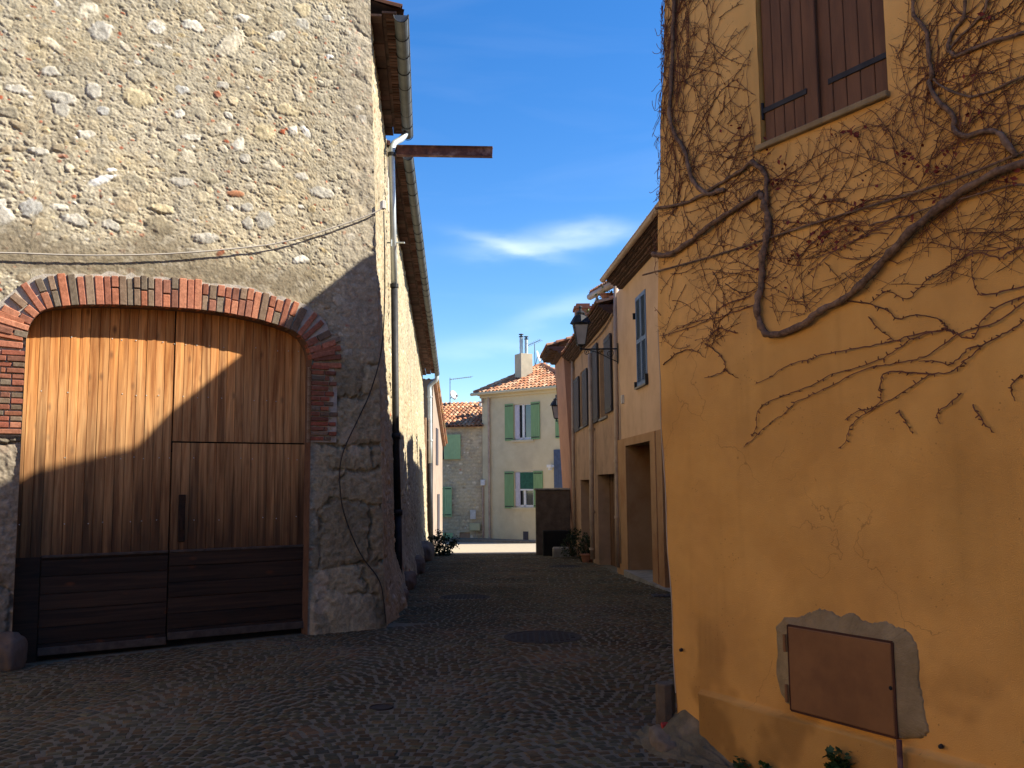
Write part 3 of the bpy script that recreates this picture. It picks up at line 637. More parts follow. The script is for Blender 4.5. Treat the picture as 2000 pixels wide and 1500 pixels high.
# roof slab and tiles over the near run
def roofslab(name,pa,pb,za,zb,over,inx,rise,parent):
    """pa,pb wall-top ends (xy); roof climbs away from the street"""
    pa=np.array(pa);pb=np.array(pb); d=(pb-pa)/np.linalg.norm(pb-pa); nn=np.array([d[1],-d[0]]); 
    if nn[0]<0: nn=-nn
    a=np.array([*(pa+nn*over),za]); b=np.array([*(pb+nn*over),zb]); c=np.array([*(pb-nn*inx),zb+rise]); e=np.array([*(pa-nn*inx),za+rise])
    return a,b,c,e
def tilesoffit(mb,a,b,inx,n,rows=2):
    """flat terracotta tiles seen from below: a,b along the eave; inx vector to the wall"""
    a=np.array(a);b=np.array(b);L_=np.linalg.norm(b-a); d=(b-a)/L_; k=int(L_/.2)
    for i in range(k):
        for r in range(rows):
            w0=r/rows; w1=(r+1)/rows
            c=a+d*(i+.5)*L_/k+inx*(w0+w1)/2+np.array([0,0,random.uniform(-.008,.008)-.035*r])
            kk=random.uniform(.6,1.25); cc=(kk*random.uniform(.9,1.15),kk*.95,kk*.9)
            mb.obox(c,d*(L_/k/2*.97),inx*(.5/rows)*.98,np.array([0,0,.014]),0,cc)
    for i in range(k*2): # ragged tile noses
        c=a+d*(i+.5)*L_/k/2; mb.tube([c-np.array([0,0,.0])+inx*.02,c+inx*.25],.03,6,0,(1.5,1.3,1.2) if random.random()<.35 else (.8,.6,.5))
OV=.40
def eave(pa,pb,za,zb,parent,inx=3.5,rise=1.2,overa=.40,overb=.40,roofname='roof'):
    """pa,pb gutter outer-edge points, 3D"""
    d=pb-pa; L_=np.linalg.norm(d); d=d/L_; nn=np.cross(d,Z3); nn/=np.linalg.norm(nn)
    if nn[0]<0: nn=-nn
    R=.088
    mb=MB(); n=max(2,int(L_/.5)); vs=[];seg=10
    for i in range(n+1):
        c=pa+(pb-pa)*i/n-nn*R+np.array([0,0,-.0+.012*math.sin(i*.9)])
        for rr in (R,R-.005):
            for k in range(seg+1):
                w=math.pi+math.pi*k/seg; vs.append(c+nn*rr*math.cos(w)+Z3*rr*math.sin(w))
    st=2*(seg+1); fs=[]
    for i in range(n):
        for k in range(seg):
            fs.append((i*st+k,i*st+k+1,(i+1)*st+k+1,(i+1)*st+k)); o=seg+1
            fs.append((i*st+o+k+1,i*st+o+k,(i+1)*st+o+k,(i+1)*st+o+k+1))
    mb.add(vs,fs)
    # end caps
    for i in (0,n):
        mb.add([vs[i*st+k] for k in range(seg+1)],[tuple(range(seg+1))])
    # bead on the outer lip
    mb.tube([pa+Z3*.004,pb+Z3*.004],.011,6)
    g=mb.build('gutter',m_zinc,parent)
    mb=MB(); k=int(L_/.55)
    for i in range(k+1):
        mb=MB(); c=pa+(pb-pa)*i/k-nn*R; mb.tube([c+nn*(R+.006)*math.cos(math.pi+math.pi*q/8)+Z3*(R+.006)*math.sin(math.pi+math.pi*q/8) for q in range(9)],.007,5); mb.build('gutter_bracket',m_castiron,g)
    ia=pa-nn*(2*R-.03)+Z3*.03; ib=pb-nn*(2*R-.03)+Z3*.03
    mb=MB(); tilesoffit(mb,ia,ib,-nn*.55,0,rows=3)
    up=(-nn*math.cos(.33)+Z3*math.sin(.33))
    # solid deck above
    q0,q1=ia+Z3*.04,ib+Z3*.04; q2,q3=ib+up*inx+Z3*.04,ia+up*inx+Z3*.04
    mb.add([q0,q1,q2,q3],[(0,1,2,3)],0,(.6,.5,.45))
    tiles(mb,ia+Z3*.05+nn*.05,d,up,int(L_/.2),int(inx/.34),mask=lambda u,v: v<1.2 or True)
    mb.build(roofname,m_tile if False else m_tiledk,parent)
eave(gut1[0],gut1[1],0,0,barn,inx=3.2); eave(gut2[0],gut2[1],0,0,barn,inx=2.6)
# gable return filling above long wall at the step between the roofs
mb=MB(); mb.obox((A1[0]-1.2,A1[1]+.05,6.9),(1.0,0,0),(0,.12,0),(0,0,.55)); mb.build('gable_stub',m_lime,barn)
# wall end and foot of far end
mb=MB(); mb.obox((A2[0]-2.3,A2[1]-.02,1.3),(2.25,0,0),(0,.1,0),(0,0,2.9)); mb.build('rear_wall',m_tan,barn)
# downpipes
def downpipe(pts,r,mat,parent,name='downpipe',low=None,collars=()):
    mb=MB(); mb.tube(pts,r,12)
    o=mb.build(name,mat,parent,smooth=True)
    if low:
        m2=MB(); m2.tube(low[0],low[1],12); m2.build('pipe_foot',m_castiron,o,smooth=True)
    for c in collars: m3=MB(); m3.tube([np.array(c)-Z3*.03,np.array(c)+Z3*.03],r*1.3,12); m3.build('pipe_collar',low[2] if low and len(low)>2 else mat,o)
    return o
def smoothpath(pts,n=6):
    pts=[np.array(p,float) for p in pts]; out=[]
    for i in range(len(pts)-1):
        p0=pts[max(i-1,0)];p1=pts[i];p2=pts[i+1];p3=pts[min(i+2,len(pts)-1)]
        for k in range(n):
            t=k/n; out.append(.5*((2*p1)+(-p0+p2)*t+(2*p0-5*p1+4*p2-p3)*t*t+(-p0+3*p1-3*p2+p3)*t**3))
    out.append(pts[-1]); return out
YP=14.6
pp=[aty(790,250,15.2),aty(791,262,15.1),aty(783,272,14.95),aty(770,280,14.75),aty(765,292,14.6)]
pz=[aty(765,310,YP),aty(767,400,YP),aty(770,560,YP)]
downpipe(smoothpath(pp)+pz,.052,m_zincl,barn,low=([aty(770,560,YP),aty(773,850,YP),aty(777,1000,YP)],.055,m_castiron),collars=[aty(765,302,YP),aty(770,558,YP)])
mb=MB(); mb.tube([aty(777,1000,YP),aty(779,1175,YP)],.062,12); mb.build('pipe_foot',m_castiron,barn,smooth=True)
mb=MB(); mb.tube([aty(773,850,YP-.01)+Z3*.03,aty(773,858,YP-.01)],.075,12); mb.build('pipe_collar',m_castiron,barn,smooth=True); mb=MB(); mb.tube([aty(777,1000,YP)+Z3*.04,aty(777,1000,YP)-Z3*.05],.075,12); mb.build('pipe_collar',m_castiron,barn,smooth=True)
mb=MB(); mb.tube([aty(748,474,YP+.1),aty(790,474,YP-.05)],.014,6); mb.tube([aty(764,468,YP-.06),aty(764,481,YP-.06)],.012,6); mb.build('pipe_bracket',m_zincl,barn)
YQ=36.2
pq=[aty(853,733,YQ),aty(852,742,YQ),aty(845,748,YQ),aty(839,755,YQ),aty(839,765,YQ)]
downpipe(smoothpath(pq)+[aty(840,860,YQ),aty(840,905,YQ)],.085,m_zincl,barn,low=([aty(840,905,YQ),aty(842,1060,YQ)],.09),collars=[aty(839,775,YQ),aty(840,860,YQ)])
# steel beam
beam=MB(); ya=14.6
bl=aty(775,292,ya); br_=aty(962,295,14.5); dd=(br_-bl); LL=np.linalg.norm(dd); dd/=LL; sd=np.cross(dd,Z3); sd/=np.linalg.norm(sd); ZB=np.cross(sd,dd); ctr=(bl+br_)/2
hh=.085
for zo in (hh-.006,-hh+.006): beam.obox(ctr+ZB*(zo-.02),dd*LL/2,sd*.045,ZB*.007)
beam.obox(ctr-ZB*.02,dd*LL/2,sd*.006,ZB*(hh-.012))
ob=beam.build('steel_beam',m_rust,origin=(bl[0],bl[1],bl[2])); tag(ob,'short rusty steel I-beam jutting out over the lane from the barn eave','beam')
# cables on the facade
def cable(pxs,r,mat,fr,off,label):
    mb=MB(); mb.tube(smoothpath([fr.P(*fr.uz(x,y),off) for x,y in pxs],5),r,6); o=mb.build('cable',mat,origin=fr.P(*fr.uz(*pxs[0]),off),smooth=True); tag(o,label,'cable'); return o
cable([(746,408),(722,420),(680,436),(600,462),(540,477),(500,483),(400,493),(300,499),(200,501),(120,500),(40,497),(-60,493),(-300,470),(-520,440)],.0085,m_cable,FL,.055,'pale sagging cable strung across the sunlit stone wall above the gate')
cable([(746,415),(748,560),(742,680),(722,760),(698,815),(668,880),(660,930),(668,1000),(700,1080),(738,1135),(748,1195),(750,1215)],.0075,m_blkcable,FL,.055,'thin black cable wandering down the barn corner beside the gate')
mb=MB(); s_,z_=FL.uz(745,402); FL.box(mb,s_-.03,s_+.02,z_-.05,z_+.05,.0,.07,0,None,bev=.006); o=mb.build('junction_box',m_plaster,origin=FL.P(s_,z_,.03)); tag(o,'small pale junction box on the barn corner where the cable ends','junction box')
# boulders at the wall foot
def rock(c,r,seed,mat,name,label,cat,group=None,parent=None):
    import bmesh
    bm=bmesh.new(); bmesh.ops.create_icosphere(bm,subdivisions=4,radius=1)
    for v in bm.verts:
        x,y,z=v.co; k=1+.35*(float(fbm(np.array(x*1.3+seed),np.array(y*1.3+z*1.1),3,seed))-.5)+.12*(float(fbm(np.array(x*5+seed),np.array(z*5+y),2,seed))-.5)
        f=lambda a: math.copysign(abs(a)**.72,a)
        k+=.10*(float(fbm(np.array(x*9+seed),np.array(z*9+y*4),3,seed+3))-.5); v.co=Vector((f(x)*r[0]*k+c[0],f(y)*r[1]*k+c[1],f(z)*r[2]*k+c[2]))
    me=bpy.data.meshes.new(name); bm.to_mesh(me); bm.free()
    if parent is None:
        o=finish(me,name,mat,None,True,origin=c); tag(o,label,cat,group)
    else: o=finish(me,name,mat,parent,True)
    return o
p=FL.P(SL-.0,0.0,.05)
rock((p[0]-.05,p[1]-.02,.05),(.17,.16,.20),5,m_dkstone,'guard_stone','rounded guard stone at the left foot of the barn gate','stone')
labs=['low boulder at the foot of the side wall just behind the dark downpipe','hunched foundation boulder midway down the shaded side wall','foundation boulder beside the bush at the far end of the side wall','flat foundation boulder nearest the barn corner']
for i,(px_,py_,r_) in enumerate(((792,1140,.25),(812,1112,.34),(838,1090,.45),(775,1180,.16))):
    y_=[16.5,21,27,14.0][i]; p=np.array([F2.p[0]+(y_-F2.p[1])*F2.d[0]/F2.d[1]+.08,y_]) if y_>15.6 else np.array([F1.p[0]+(y_-F1.p[1])*F1.d[0]/F1.d[1]+.08,y_])
    rock((p[0],p[1],float(gz(p[0],y_))+r_*.35),(r_*.7,r_*2.2,r_*.8),20+i,m_dkstone,'boulder',labs[i],'boulder','boulders along the barn foot')

# ================================================================= GROUND
n=90; xs=np.concatenate([-np.geomspace(400,9,14),np.linspace(-8,8,60),np.geomspace(9,400,14)]); ys=np.concatenate([-np.geomspace(200,2,8),np.linspace(0,60,110),np.geomspace(65,900,14)])
GX,GY=np.meshgrid(xs,ys); GP=np.stack([GX,GY,gz(GX,GY)-.0055],-1)
m_joint=M('street_joint_sand',(.155,.135,.088),(.11,.097,.064),scale=14,rough=.95,bump=.5,bscale=70,c3=(.11,.08,.06),scale3=3)
g=gridmesh(GP,np.ones_like(GP),'ground',m_joint); tag(g,kind='structure')
# setts, laid in fans, real bevelled stones
def inside_street(x,y):
    # right limit
    if y<5.3: xr=1.0+.62*(5.9-y)+.0
    elif y<6.2: xr=1.05
    elif y<20: xr=3.0
    else: xr=2.2
    if y<11.2: xl=-1.45-(10.8-y)*1.667-.0
    elif y<15.6: xl=A0[0]+(A1[0]-A0[0])*(y-A0[1])/(A1[1]-A0[1])
    elif y<36: xl=A1[0]+(A2[0]-A1[0])*(y-A1[1])/(A2[1]-A1[1])
    else: xl=-9
    if y>31: xr=9
    return xl-.02<x<xr
Vv=[];Ff=[];Cv=[]
def sett_rows():
    b=0
    fanw=1.5
    y0=3.6
    while y0<31.2:
        sc=1.0 if y0<17 else (1.6 if y0<26 else 2.6)
        xlo,xhi=(-8.5,4) if y0<12 else ((-4,3.2) if y0<31 else (-6,6))
        x=xlo
        while x<xhi:
            w=random.uniform(.062,.105)*sc; cx=x+w/2; x+=w+.012*sc
            ph=(cx/fanw)%1.0; yy=y0+.05*math.sin(cx*2.3+y0*1.1)+.03*math.sin(cx*5.1-y0*2.7)+.42*fanw*.5*(1-(2*ph-1)**2)+random.uniform(-.008,.008)
            if not inside_street(cx,yy): continue
            if any(((cx-m[0])/m[2])**2+((yy-m[1])/m[3])**2<1 for m in MANH): continue
            slope=-(2*(2*ph-1)*2/fanw)*.42*fanw*.5
            an=math.atan(slope)*.8+random.gauss(0,.05)
            hx=w/2; hy=.035*sc*random.uniform(.88,1.1); ca,sa=math.cos(an),math.sin(an)
            zt=float(gz(cx,yy))+random.uniform(-.0015,.0015); tx=random.gauss(0,.006); ty=random.gauss(0,.012); be=.010*min(sc,1.3)
            k=random.uniform(.75,1.2)*(1+.22*math.sin(cx*1.7+y0*.9+math.sin(y0*2.1))*math.sin(cx*.9-y0*1.3)); c=random.choice([(.095,.062,.040),(.085,.056,.038),(.078,.066,.050),(.066,.056,.044),(.105,.068,.042),(.070,.062,.052),(.098,.082,.056)]); c=(c[0]*k,c[1]*k,c[2]*k)
            for (ex,ey,dz) in ((hx,hy,-.008),(hx-be,hy-be,0)):
                for (i,j) in ((-1,-1),(1,-1),(1,1),(-1,1)):
                    lx=i*ex*random.uniform(.86,1.0); ly=j*ey*random.uniform(.86,1.0)
                    Vv.append((cx+lx*ca-ly*sa,yy+lx*sa+ly*ca,zt+dz+lx*tx+ly*ty)); Cv.append(c)
            Ff.extend([(b+4,b+5,b+6,b+7)]+[(b+q,b+(q+1)%4,b+4+(q+1)%4,b+4+q) for q in range(4)]); b+=8
        y0+=.080*sc
MANH=[(*atz(1060,1243,0)[:2],.42,.42),(*atz(908,1167,-.15)[:2],.40,.40),(*atz(1105,1112,-.5)[:2],.42,.42),(*atz(745,1381,0)[:2],.09,.09)]
sett_rows()
me=bpy.data.meshes.new('cobbled_street'); me.from_pydata(Vv,[],Ff); a=me.attributes.new('Col','FLOAT_COLOR','POINT'); a.data.foreach_set('color',np.array([c+(1,) for c in Cv],np.float32).ravel())
m_sett=M('setts',(1.18,1.26,.98),(.78,.83,.66),scale=26,rough=.95,bump=.5,bscale=80,vcol=True,spec=.08,dist=.004,c3=(1.5,1.4,1.25),scale3=.9)
o=finish(me,'street',m_sett); tag(o,kind='structure')
for (mx_,my_,r_,_q),lab in zip(MANH,('round iron manhole cover set in the cobbles in the middle of the lane','round iron manhole cover near the left wall beyond the middle one','farthest flat manhole cover close to the right-hand houses','small round iron valve cap in the cobbles in the foreground')):
    zc=float(gz(mx_,my_)); mb=MB(); mb.lathe((mx_,my_,zc),[(r_*.98,-.03),(r_*.98,.004),(r_*.90,.006),(r_*.88,.0),(r_*.02,.0)],28)
    if r_>.2:
        for i in range(-5,6):
            for j in range(-5,6):
                if i*i+j*j<27: mb.obox((mx_+i*r_*.15,my_+j*r_*.15,zc+.003),(r_*.05,0,0),(0,r_*.05,0),(0,0,.004))
    o=mb.build('manhole_cover' if r_>.2 else 'valve_cap',M('cast_cover',(.034,.027,.020),(.022,.018,.013),scale=12,rough=.85,metal=.0),origin=(mx_,my_,zc)); tag(o,lab,'manhole cover','iron covers in the street')
# drain slab near right houses
p=atz(1300,1166,-.15); mb=MB(); mb.obox((p[0]+.3,p[1],float(gz(p[0],p[1]))+.01),(.5,0,0),(0,.16,0),(0,0,.012),bev=.005)
for i in range(12): mb.obox((p[0]-.12+i*.08,p[1],float(gz(p[0],p[1]))+.024),(.012,0,0),(0,.12,0),(0,0,.004))
o=mb.build('drain_grate',m_castiron,origin=(p[0],p[1],float(gz(p[0],p[1])))); tag(o,'long iron drain grate across the lane behind the orange house corner','drain')

# ================================================================= ORANGE HOUSE (right)
P1=atz(1318,1450,0)
FR=Fr(P1[:2],(.514,-.857))
if np.dot(FR.n,EYE-FR.p)<0: FR.n=-FR.n
oh=empty('orange_house',(P1[0],P1[1],0),'tall orange rendered house in shade with brown shutters, close on the right','house')
EDG=[FR.uz(x,y) for x,y in ((1300,-40),(1296,120),(1290,250),(1287,400),(1285,550),(1288,700),(1291,800),(1299,950),(1306,1080),(1313,1200),(1319,1330),(1324,1440))]
ez=[e[1] for e in EDG][::-1]; eu=[e[0] for e in EDG][::-1]
def edge_u(z): return np.interp(z,ez,eu)+.006*np.sin(z*9)
wu0,_=FR.uz(1484,200); wu1,_=FR.uz(1734,150); wz0=FR.uz(1590,245)[1]; wz1=wz0+1.75
TOPZ=9.2
def ohpatch(sa,sb,z0,z1,nu,nzv):
    t=np.linspace(0,1,nu)[None,:]; z=np.linspace(z0,z1,nzv)[:,None]+0*t; a=sa(z[:,0])[:,None]; b=sb(z[:,0])[:,None]; u=a+(b-a)*t
    d=.018*(fbm(u*1.4,z*1.4,4,3)-.5)+.006*(fbm(u*9,z*9,3,4)-.5)
    pl_=.042*(1-sstep(.352,.362,z+.02*(fbm(u*3,z*0,2,9)-.5)))*sstep(.24,.27,u)
    d=d+pl_
    P=FR.p[None,None]+FR.d*u[...,None]+Z3*z[...,None]+FR.n*d[...,None]
    st=sstep(.55,.8,fbm(u*2.2,z*.7,4,12)); dirt=sstep(.5,.7,fbm(u*3,z*3,4,15))*(1-sstep(.5,1.1,z))
    rs=sstep(.50,.78,fbm(u*11,z*.8,4,33))*sstep(.4,.7,fbm(u*1.6,z*.9,3,35)); pt=sstep(.56,.60,fbm(u*1.3+8,z*1.5,4,37)); c=1-.10*rs+.05*pt-.16*st-.28*dirt-.20*(z<.352)*(u>.26); c=np.stack([c,c*(1-.02*dirt),c],-1)
    # chalky wash toward the far corner
    w=sstep(.45,.7,fbm(u*1.1+3,z*1.1,4,18))*.12; c=c*(1+w[...,None]*np.array([1,1.05,1.3])); fd=(sstep(1.6,4.2,z+.8*(fbm(u*1.5,z*1.2,4,61)-.5))*(1-sstep(.5,3.5,u))*.9)[...,None]; c=c*(1+fd*np.array([.12,.30,.75]))
    return P,c,False
m_orv=M('orange_render_v',(.66,.365,.10),(.58,.31,.083),scale=2.2,rough=.95,bump=.75,bscale=190,dist=.004,spec=.1,c3=(.53,.285,.082),scale3=1.3,detail=9,vcol=True)
def cracks(m):
    t=m.node_tree; b=t.nodes['Principled BSDF']; src=b.inputs['Base Color'].links[0].from_socket
    g=_n(t,'ShaderNodeNewGeometry'); n=_n(t,'ShaderNodeTexNoise'); n.inputs['Scale'].default_value=1.7; n.inputs['Detail'].default_value=6; t.links.new(g.outputs['Position'],n.inputs['Vector'])
    ad=_n(t,'ShaderNodeMix',data_type='RGBA',blend_type='LINEAR_LIGHT'); ad.inputs[0].default_value=.55; t.links.new(g.outputs['Position'],ad.inputs[6]); t.links.new(n.outputs['Color'],ad.inputs[7])
    v=_n(t,'ShaderNodeTexVoronoi',feature='DISTANCE_TO_EDGE'); v.inputs['Scale'].default_value=.9; t.links.new(ad.outputs[2],v.inputs['Vector'])
    r=_n(t,'ShaderNodeMapRange'); r.inputs[1].default_value=.0; r.inputs[2].default_value=.0035; r.inputs[3].default_value=1; r.inputs[4].default_value=0; t.links.new(v.outputs['Distance'],r.inputs[0])
    n2=_n(t,'ShaderNodeTexNoise'); n2.inputs['Scale'].default_value=1.3; t.links.new(g.outputs['Position'],n2.inputs['Vector'])
    r2=_n(t,'ShaderNodeMapRange'); r2.inputs[1].default_value=.52; r2.inputs[2].default_value=.58; r2.inputs[4].default_value=.5; t.links.new(n2.outputs[0],r2.inputs[0])
    mu=_n(t,'ShaderNodeMath',operation='MULTIPLY'); t.links.new(r.outputs[0],mu.inputs[0]); t.links.new(r2.outputs[0],mu.inputs[1])
    v2=_n(t,'ShaderNodeTexVoronoi'); v2.inputs['Scale'].default_value=38; t.links.new(g.outputs['Position'],v2.inputs['Vector'])
    n3=_n(t,'ShaderNodeTexNoise'); n3.inputs['Scale'].default_value=5; n3.inputs['Detail'].default_value=5; t.links.new(g.outputs['Position'],n3.inputs['Vector'])
    r3=_n(t,'ShaderNodeMapRange'); r3.inputs[1].default_value=.10; r3.inputs[2].default_value=.20; r3.inputs[3].default_value=.5; r3.inputs[4].default_value=0; t.links.new(v2.outputs['Distance'],r3.inputs[0])
    r4=_n(t,'ShaderNodeMapRange'); r4.inputs[1].default_value=.55; r4.inputs[2].default_value=.65; t.links.new(n3.outputs[0],r4.inputs[0])
    m3=_n(t,'ShaderNodeMath',operation='MULTIPLY'); t.links.new(r3.outputs[0],m3.inputs[0]); t.links.new(r4.outputs[0],m3.inputs[1])
    mm_=_n(t,'ShaderNodeMath',operation='MAXIMUM'); t.links.new(mu.outputs[0],mm_.inputs[0]); t.links.new(m3.outputs[0],mm_.inputs[1])
    x=_n(t,'ShaderNodeMix',data_type='RGBA'); t.links.new(mm_.outputs[0],x.inputs[0]); t.links.new(src,x.inputs[6]); x.inputs[7].default_value=(.16,.075,.03,1); t.links.new(x.outputs[2],b.inputs['Base Color'])
cracks(m_orv)
C0=lambda v:(lambda z: v+0*z)
gs=[ohpatch(edge_u,C0(wu0),-.5,TOPZ,90,900),ohpatch(C0(wu0),C0(wu1),-.5,wz0,90,460),ohpatch(C0(wu0),C0(wu1),wz1,TOPZ,40,80),ohpatch(C0(wu1),C0(8.5),-.5,TOPZ,220,1000)]
joingrids(gs,'wall',m_orv,oh)
# far return wall, back, top
rn=np.array([.857,.514]); mb=MB(); zs_=np.linspace(-.5,TOPZ,60)
for a,b in zip(zs_[:-1],zs_[1:]):
    pa=FR.P(edge_u(a),a); pb=FR.P(edge_u(b),b); mb.add([pa,pb,pb+np.array([*rn*7,0]),pa+np.array([*rn*7,0])],[(0,3,2,1)])
e0=FR.P(0,0)[:2]; e1=FR.P(8.5,0)[:2]; q1=e1+rn*7; q0=e0+rn*7
mb.add([(*e1,-.5),(*q1,-.5),(*q1,TOPZ),(*e1,TOPZ)],[(0,1,2,3)]); mb.add([(*q0,-.5),(*q1,-.5),(*q1,TOPZ),(*q0,TOPZ)],[(0,1,2,3)]); mb.add([(*e0,TOPZ),(*e1,TOPZ),(*q1,TOPZ),(*q0,TOPZ)],[(0,1,2,3)])
mb.build('side_wall',m_orange,oh)
mb=MB(); cen=(e0+e1+q0+q1)/4
for a,b in ((e0,e1),(e1,q1),(q1,q0),(q0,e0)):
    a2=a+(a-cen)*.04; b2=b+(b-cen)*.04; mb.add([(*a2,TOPZ+.05),(*b2,TOPZ+.05),(*cen,TOPZ+1.6)],[(0,1,2)],0,(.9,.6,.45))
mb.build('roof',m_tile,oh)
# window with closed board shutters
mb=MB()
for (a,b) in ((wu0,wu1),):
    r=-.12
    mb.add([FR.P(a,wz0),FR.P(a,wz0,r),FR.P(a,wz1,r),FR.P(a,wz1)],[(0,1,2,3)]); mb.add([FR.P(b,wz0),FR.P(b,wz1),FR.P(b,wz1,r),FR.P(b,wz0,r)],[(0,1,2,3)])
    mb.add([FR.P(a,wz1),FR.P(a,wz1,r),FR.P(b,wz1,r),FR.P(b,wz1)],[(0,1,2,3)]); mb.add([FR.P(a,wz0),FR.P(b,wz0),FR.P(b,wz0,r),FR.P(a,wz0,r)],[(0,1,2,3)])
    mb.add([FR.P(a,wz0,r),FR.P(b,wz0,r),FR.P(b,wz1,r),FR.P(a,wz1,r)],[(0,1,2,3)])
mb.build('window_recess',m_orange,oh)
mb=MB(); FR.box(mb,wu0-.02,wu1+.01,wz0-.022,wz0+.012,-.02,.035,0,None,bev=.005); mb.build('sill',m_patch,oh)
um=FR.uz(1590,200)[0]
def boardshutter(a,b,z0,z1,off,nb,mat,parent,fr,hinge_u,label=None,strapz=(.2,),tilt=0):
    mb=MB(); w=(b-a)/nb
    for i in range(nb): fr.box(mb,a+i*w+.002,a+(i+1)*w-.002,z0,z1,off-.012,off+.012+random.uniform(-.001,.002),0,None,bev=.003)
    fr.box(mb,a,b,z0+.0,z1,off-.02,off-.010)
    o=mb.build('shutter',mat,parent)
    if label: o['label']=label
    for sz in strapz:
        m2=MB(); zc=z0+sz; L_=(b-a)*.86
        u0,u1=(a-.01,a+L_) if hinge_u<0 else (b-L_,b+.01)
        fr.box(m2,u0,u1,zc-.016,zc+.016,off+.012,off+.020,0,None,bev=.002)
        uu=a-.015 if hinge_u<0 else b+.015; m2.tube([fr.P(uu,zc-.05,off+.015),fr.P(uu,zc+.05,off+.015)],.012,8); m2.build('strap_hinge',m_castiron,o)
    return o
boardshutter(wu0+.012,um-.012,wz0+.02,wz1-.01,-.035,5,m_brownsh,oh,FR,-1,'left closed leaf of brown boards',strapz=(.20,1.45))
boardshutter(um+.014,wu1-.012,wz0+.02,wz1-.01,-.045,5,m_brownsh,oh,FR,1,'right closed leaf of brown boards',strapz=(.20,1.45))
mb=MB(); FR.box(mb,um-.022,um+.022,wz0+.02,wz1-.01,-.03,-.005,0,None,bev=.004); mb.build('cover_strip',m_brownsh,oh)
# metal hatch
h0,hz1=FR.uz(1548,1220); h1,_=FR.uz(1752,1255); hz0=FR.uz(1555,1385)[1]
PT=[(1518,1265),(1514,1225),(1530,1205),(1560,1203),(1580,1195),(1600,1187),(1625,1193),(1640,1204),(1655,1197),(1670,1196),(1685,1210),(1705,1215),(1730,1210),(1752,1222),(1768,1225),(1785,1240),(1797,1265),(1800,1290),(1798,1330),(1806,1360),(1812,1400),(1818,1432),(1805,1442),(1775,1446),(1740,1440),(1690,1425),(1640,1410),(1625,1405),(1600,1398),(1560,1388),(1535,1375),(1522,1350),(1514,1310)]
pu=[FR.uz(x,y) for x,y in PT]; fine_=[]
for i in range(len(pu)):
    a=np.array(pu[i]); b=np.array(pu[(i+1)%len(pu)])
    for k in range(5): p=a+(b-a)*k/5; fine_.append((p[0]+random.uniform(-.004,.004),p[1]+random.uniform(-.004,.004)))
hatch=bpy.data.objects.new('wall_hatch',None); COL.objects.link(hatch); hatch.parent=oh; 
mb=MB(); cu=((h0+h1)/2,(hz0+hz1)/2); nf=len(fine_)
inner=[]
for (u,z) in fine_:
    du,dz=u-cu[0],z-cu[1]; k=min((h1-h0)/2/abs(du) if du else 9,(hz1-hz0)/2/abs(dz) if dz else 9,1); inner.append((cu[0]+du*k,cu[1]+dz*k))
def pofs(u,z): return .013+(.030 if z<.36 else 0)
vs=[FR.P(u,z,pofs(u,z)-.02) for u,z in fine_]+[FR.P(cu[0]+(u-cu[0])*.97,cu[1]+(z-cu[1])*.97,pofs(u,z)-.004) for u,z in fine_]+[FR.P(u,z,.034) for u,z in inner]+[FR.P(u,z,-.05) for u,z in inner]
mb.add(vs,[(r*nf+i,r*nf+(i+1)%nf,(r+1)*nf+(i+1)%nf,(r+1)*nf+i) for r in range(3) for i in range(nf)]); mb.build('mortar_surround',m_patch,hatch)
mb=MB(); FR.box(mb,h0+.005,h1-.005,hz0+.005,hz1-.005,.0,.044,0,None,bev=.004); dr=mb.build('hatch_door',m_hatch,hatch)
mb=MB()
for (a,b,c,d) in ((h0-.006,h0+.006,hz0,hz1),(h1-.006,h1+.006,hz0,hz1),(h0,h1,hz0-.006,hz0+.006),(h0,h1,hz1-.006,hz1+.006)): FR.box(mb,a,b,c,d,.01,.040)
mb.build('hatch_frame',M('dark_rust',(.07,.025,.013),(.045,.018,.01),rough=.8),hatch)
mb=MB()
for (y_) in (1255,1352): z_=FR.uz(1550,y_)[1]; mb=MB(); mb.tube([FR.P(h0-.014,z_-.045,.05),FR.P(h0-.014,z_+.045,.05)],.010,8); mb.build('hinge',m_hatch,dr)
mb=MB(); u_,z_=FR.uz(1739,1344,.045); mb.lathe(FR.P(u_,z_,.043),[(.011,0),(.009,.003),(.002,.0035)],12,axes=(FR.d,Z3,FR.n)); mb.build('lock',m_black,dr)
# pipe stub, nails, conduit
u_,z_=FR.uz(1776,1441); mb=MB(); mb.tube([FR.P(u_,-.2,.075),FR.P(u_,z_,.075)],.014,8); mb.build('rusty_pipe',m_rust,oh)
mb=MB(); mb.tube([FR.P(edge_u(z)-.006,z,-.012) for z in np.linspace(.30,2.6,20)],.011,8); mb.build('corner_strip',M('old_white_strip',(.42,.37,.29),(.34,.29,.22),rough=.8),oh)
mb=MB()
for (x,y) in ((1334,1269),(1501,1401),(1842,1457),(1756,1471),(1340,1440)):
    u_,z_=FR.uz(x,y); mb=MB(); mb.lathe(FR.P(u_,z_,.01),[(.012,0),(.010,.014),(.003,.018)],7,axes=(FR.d,Z3,FR.n)); mb.build('wall_plug',m_castiron,oh)
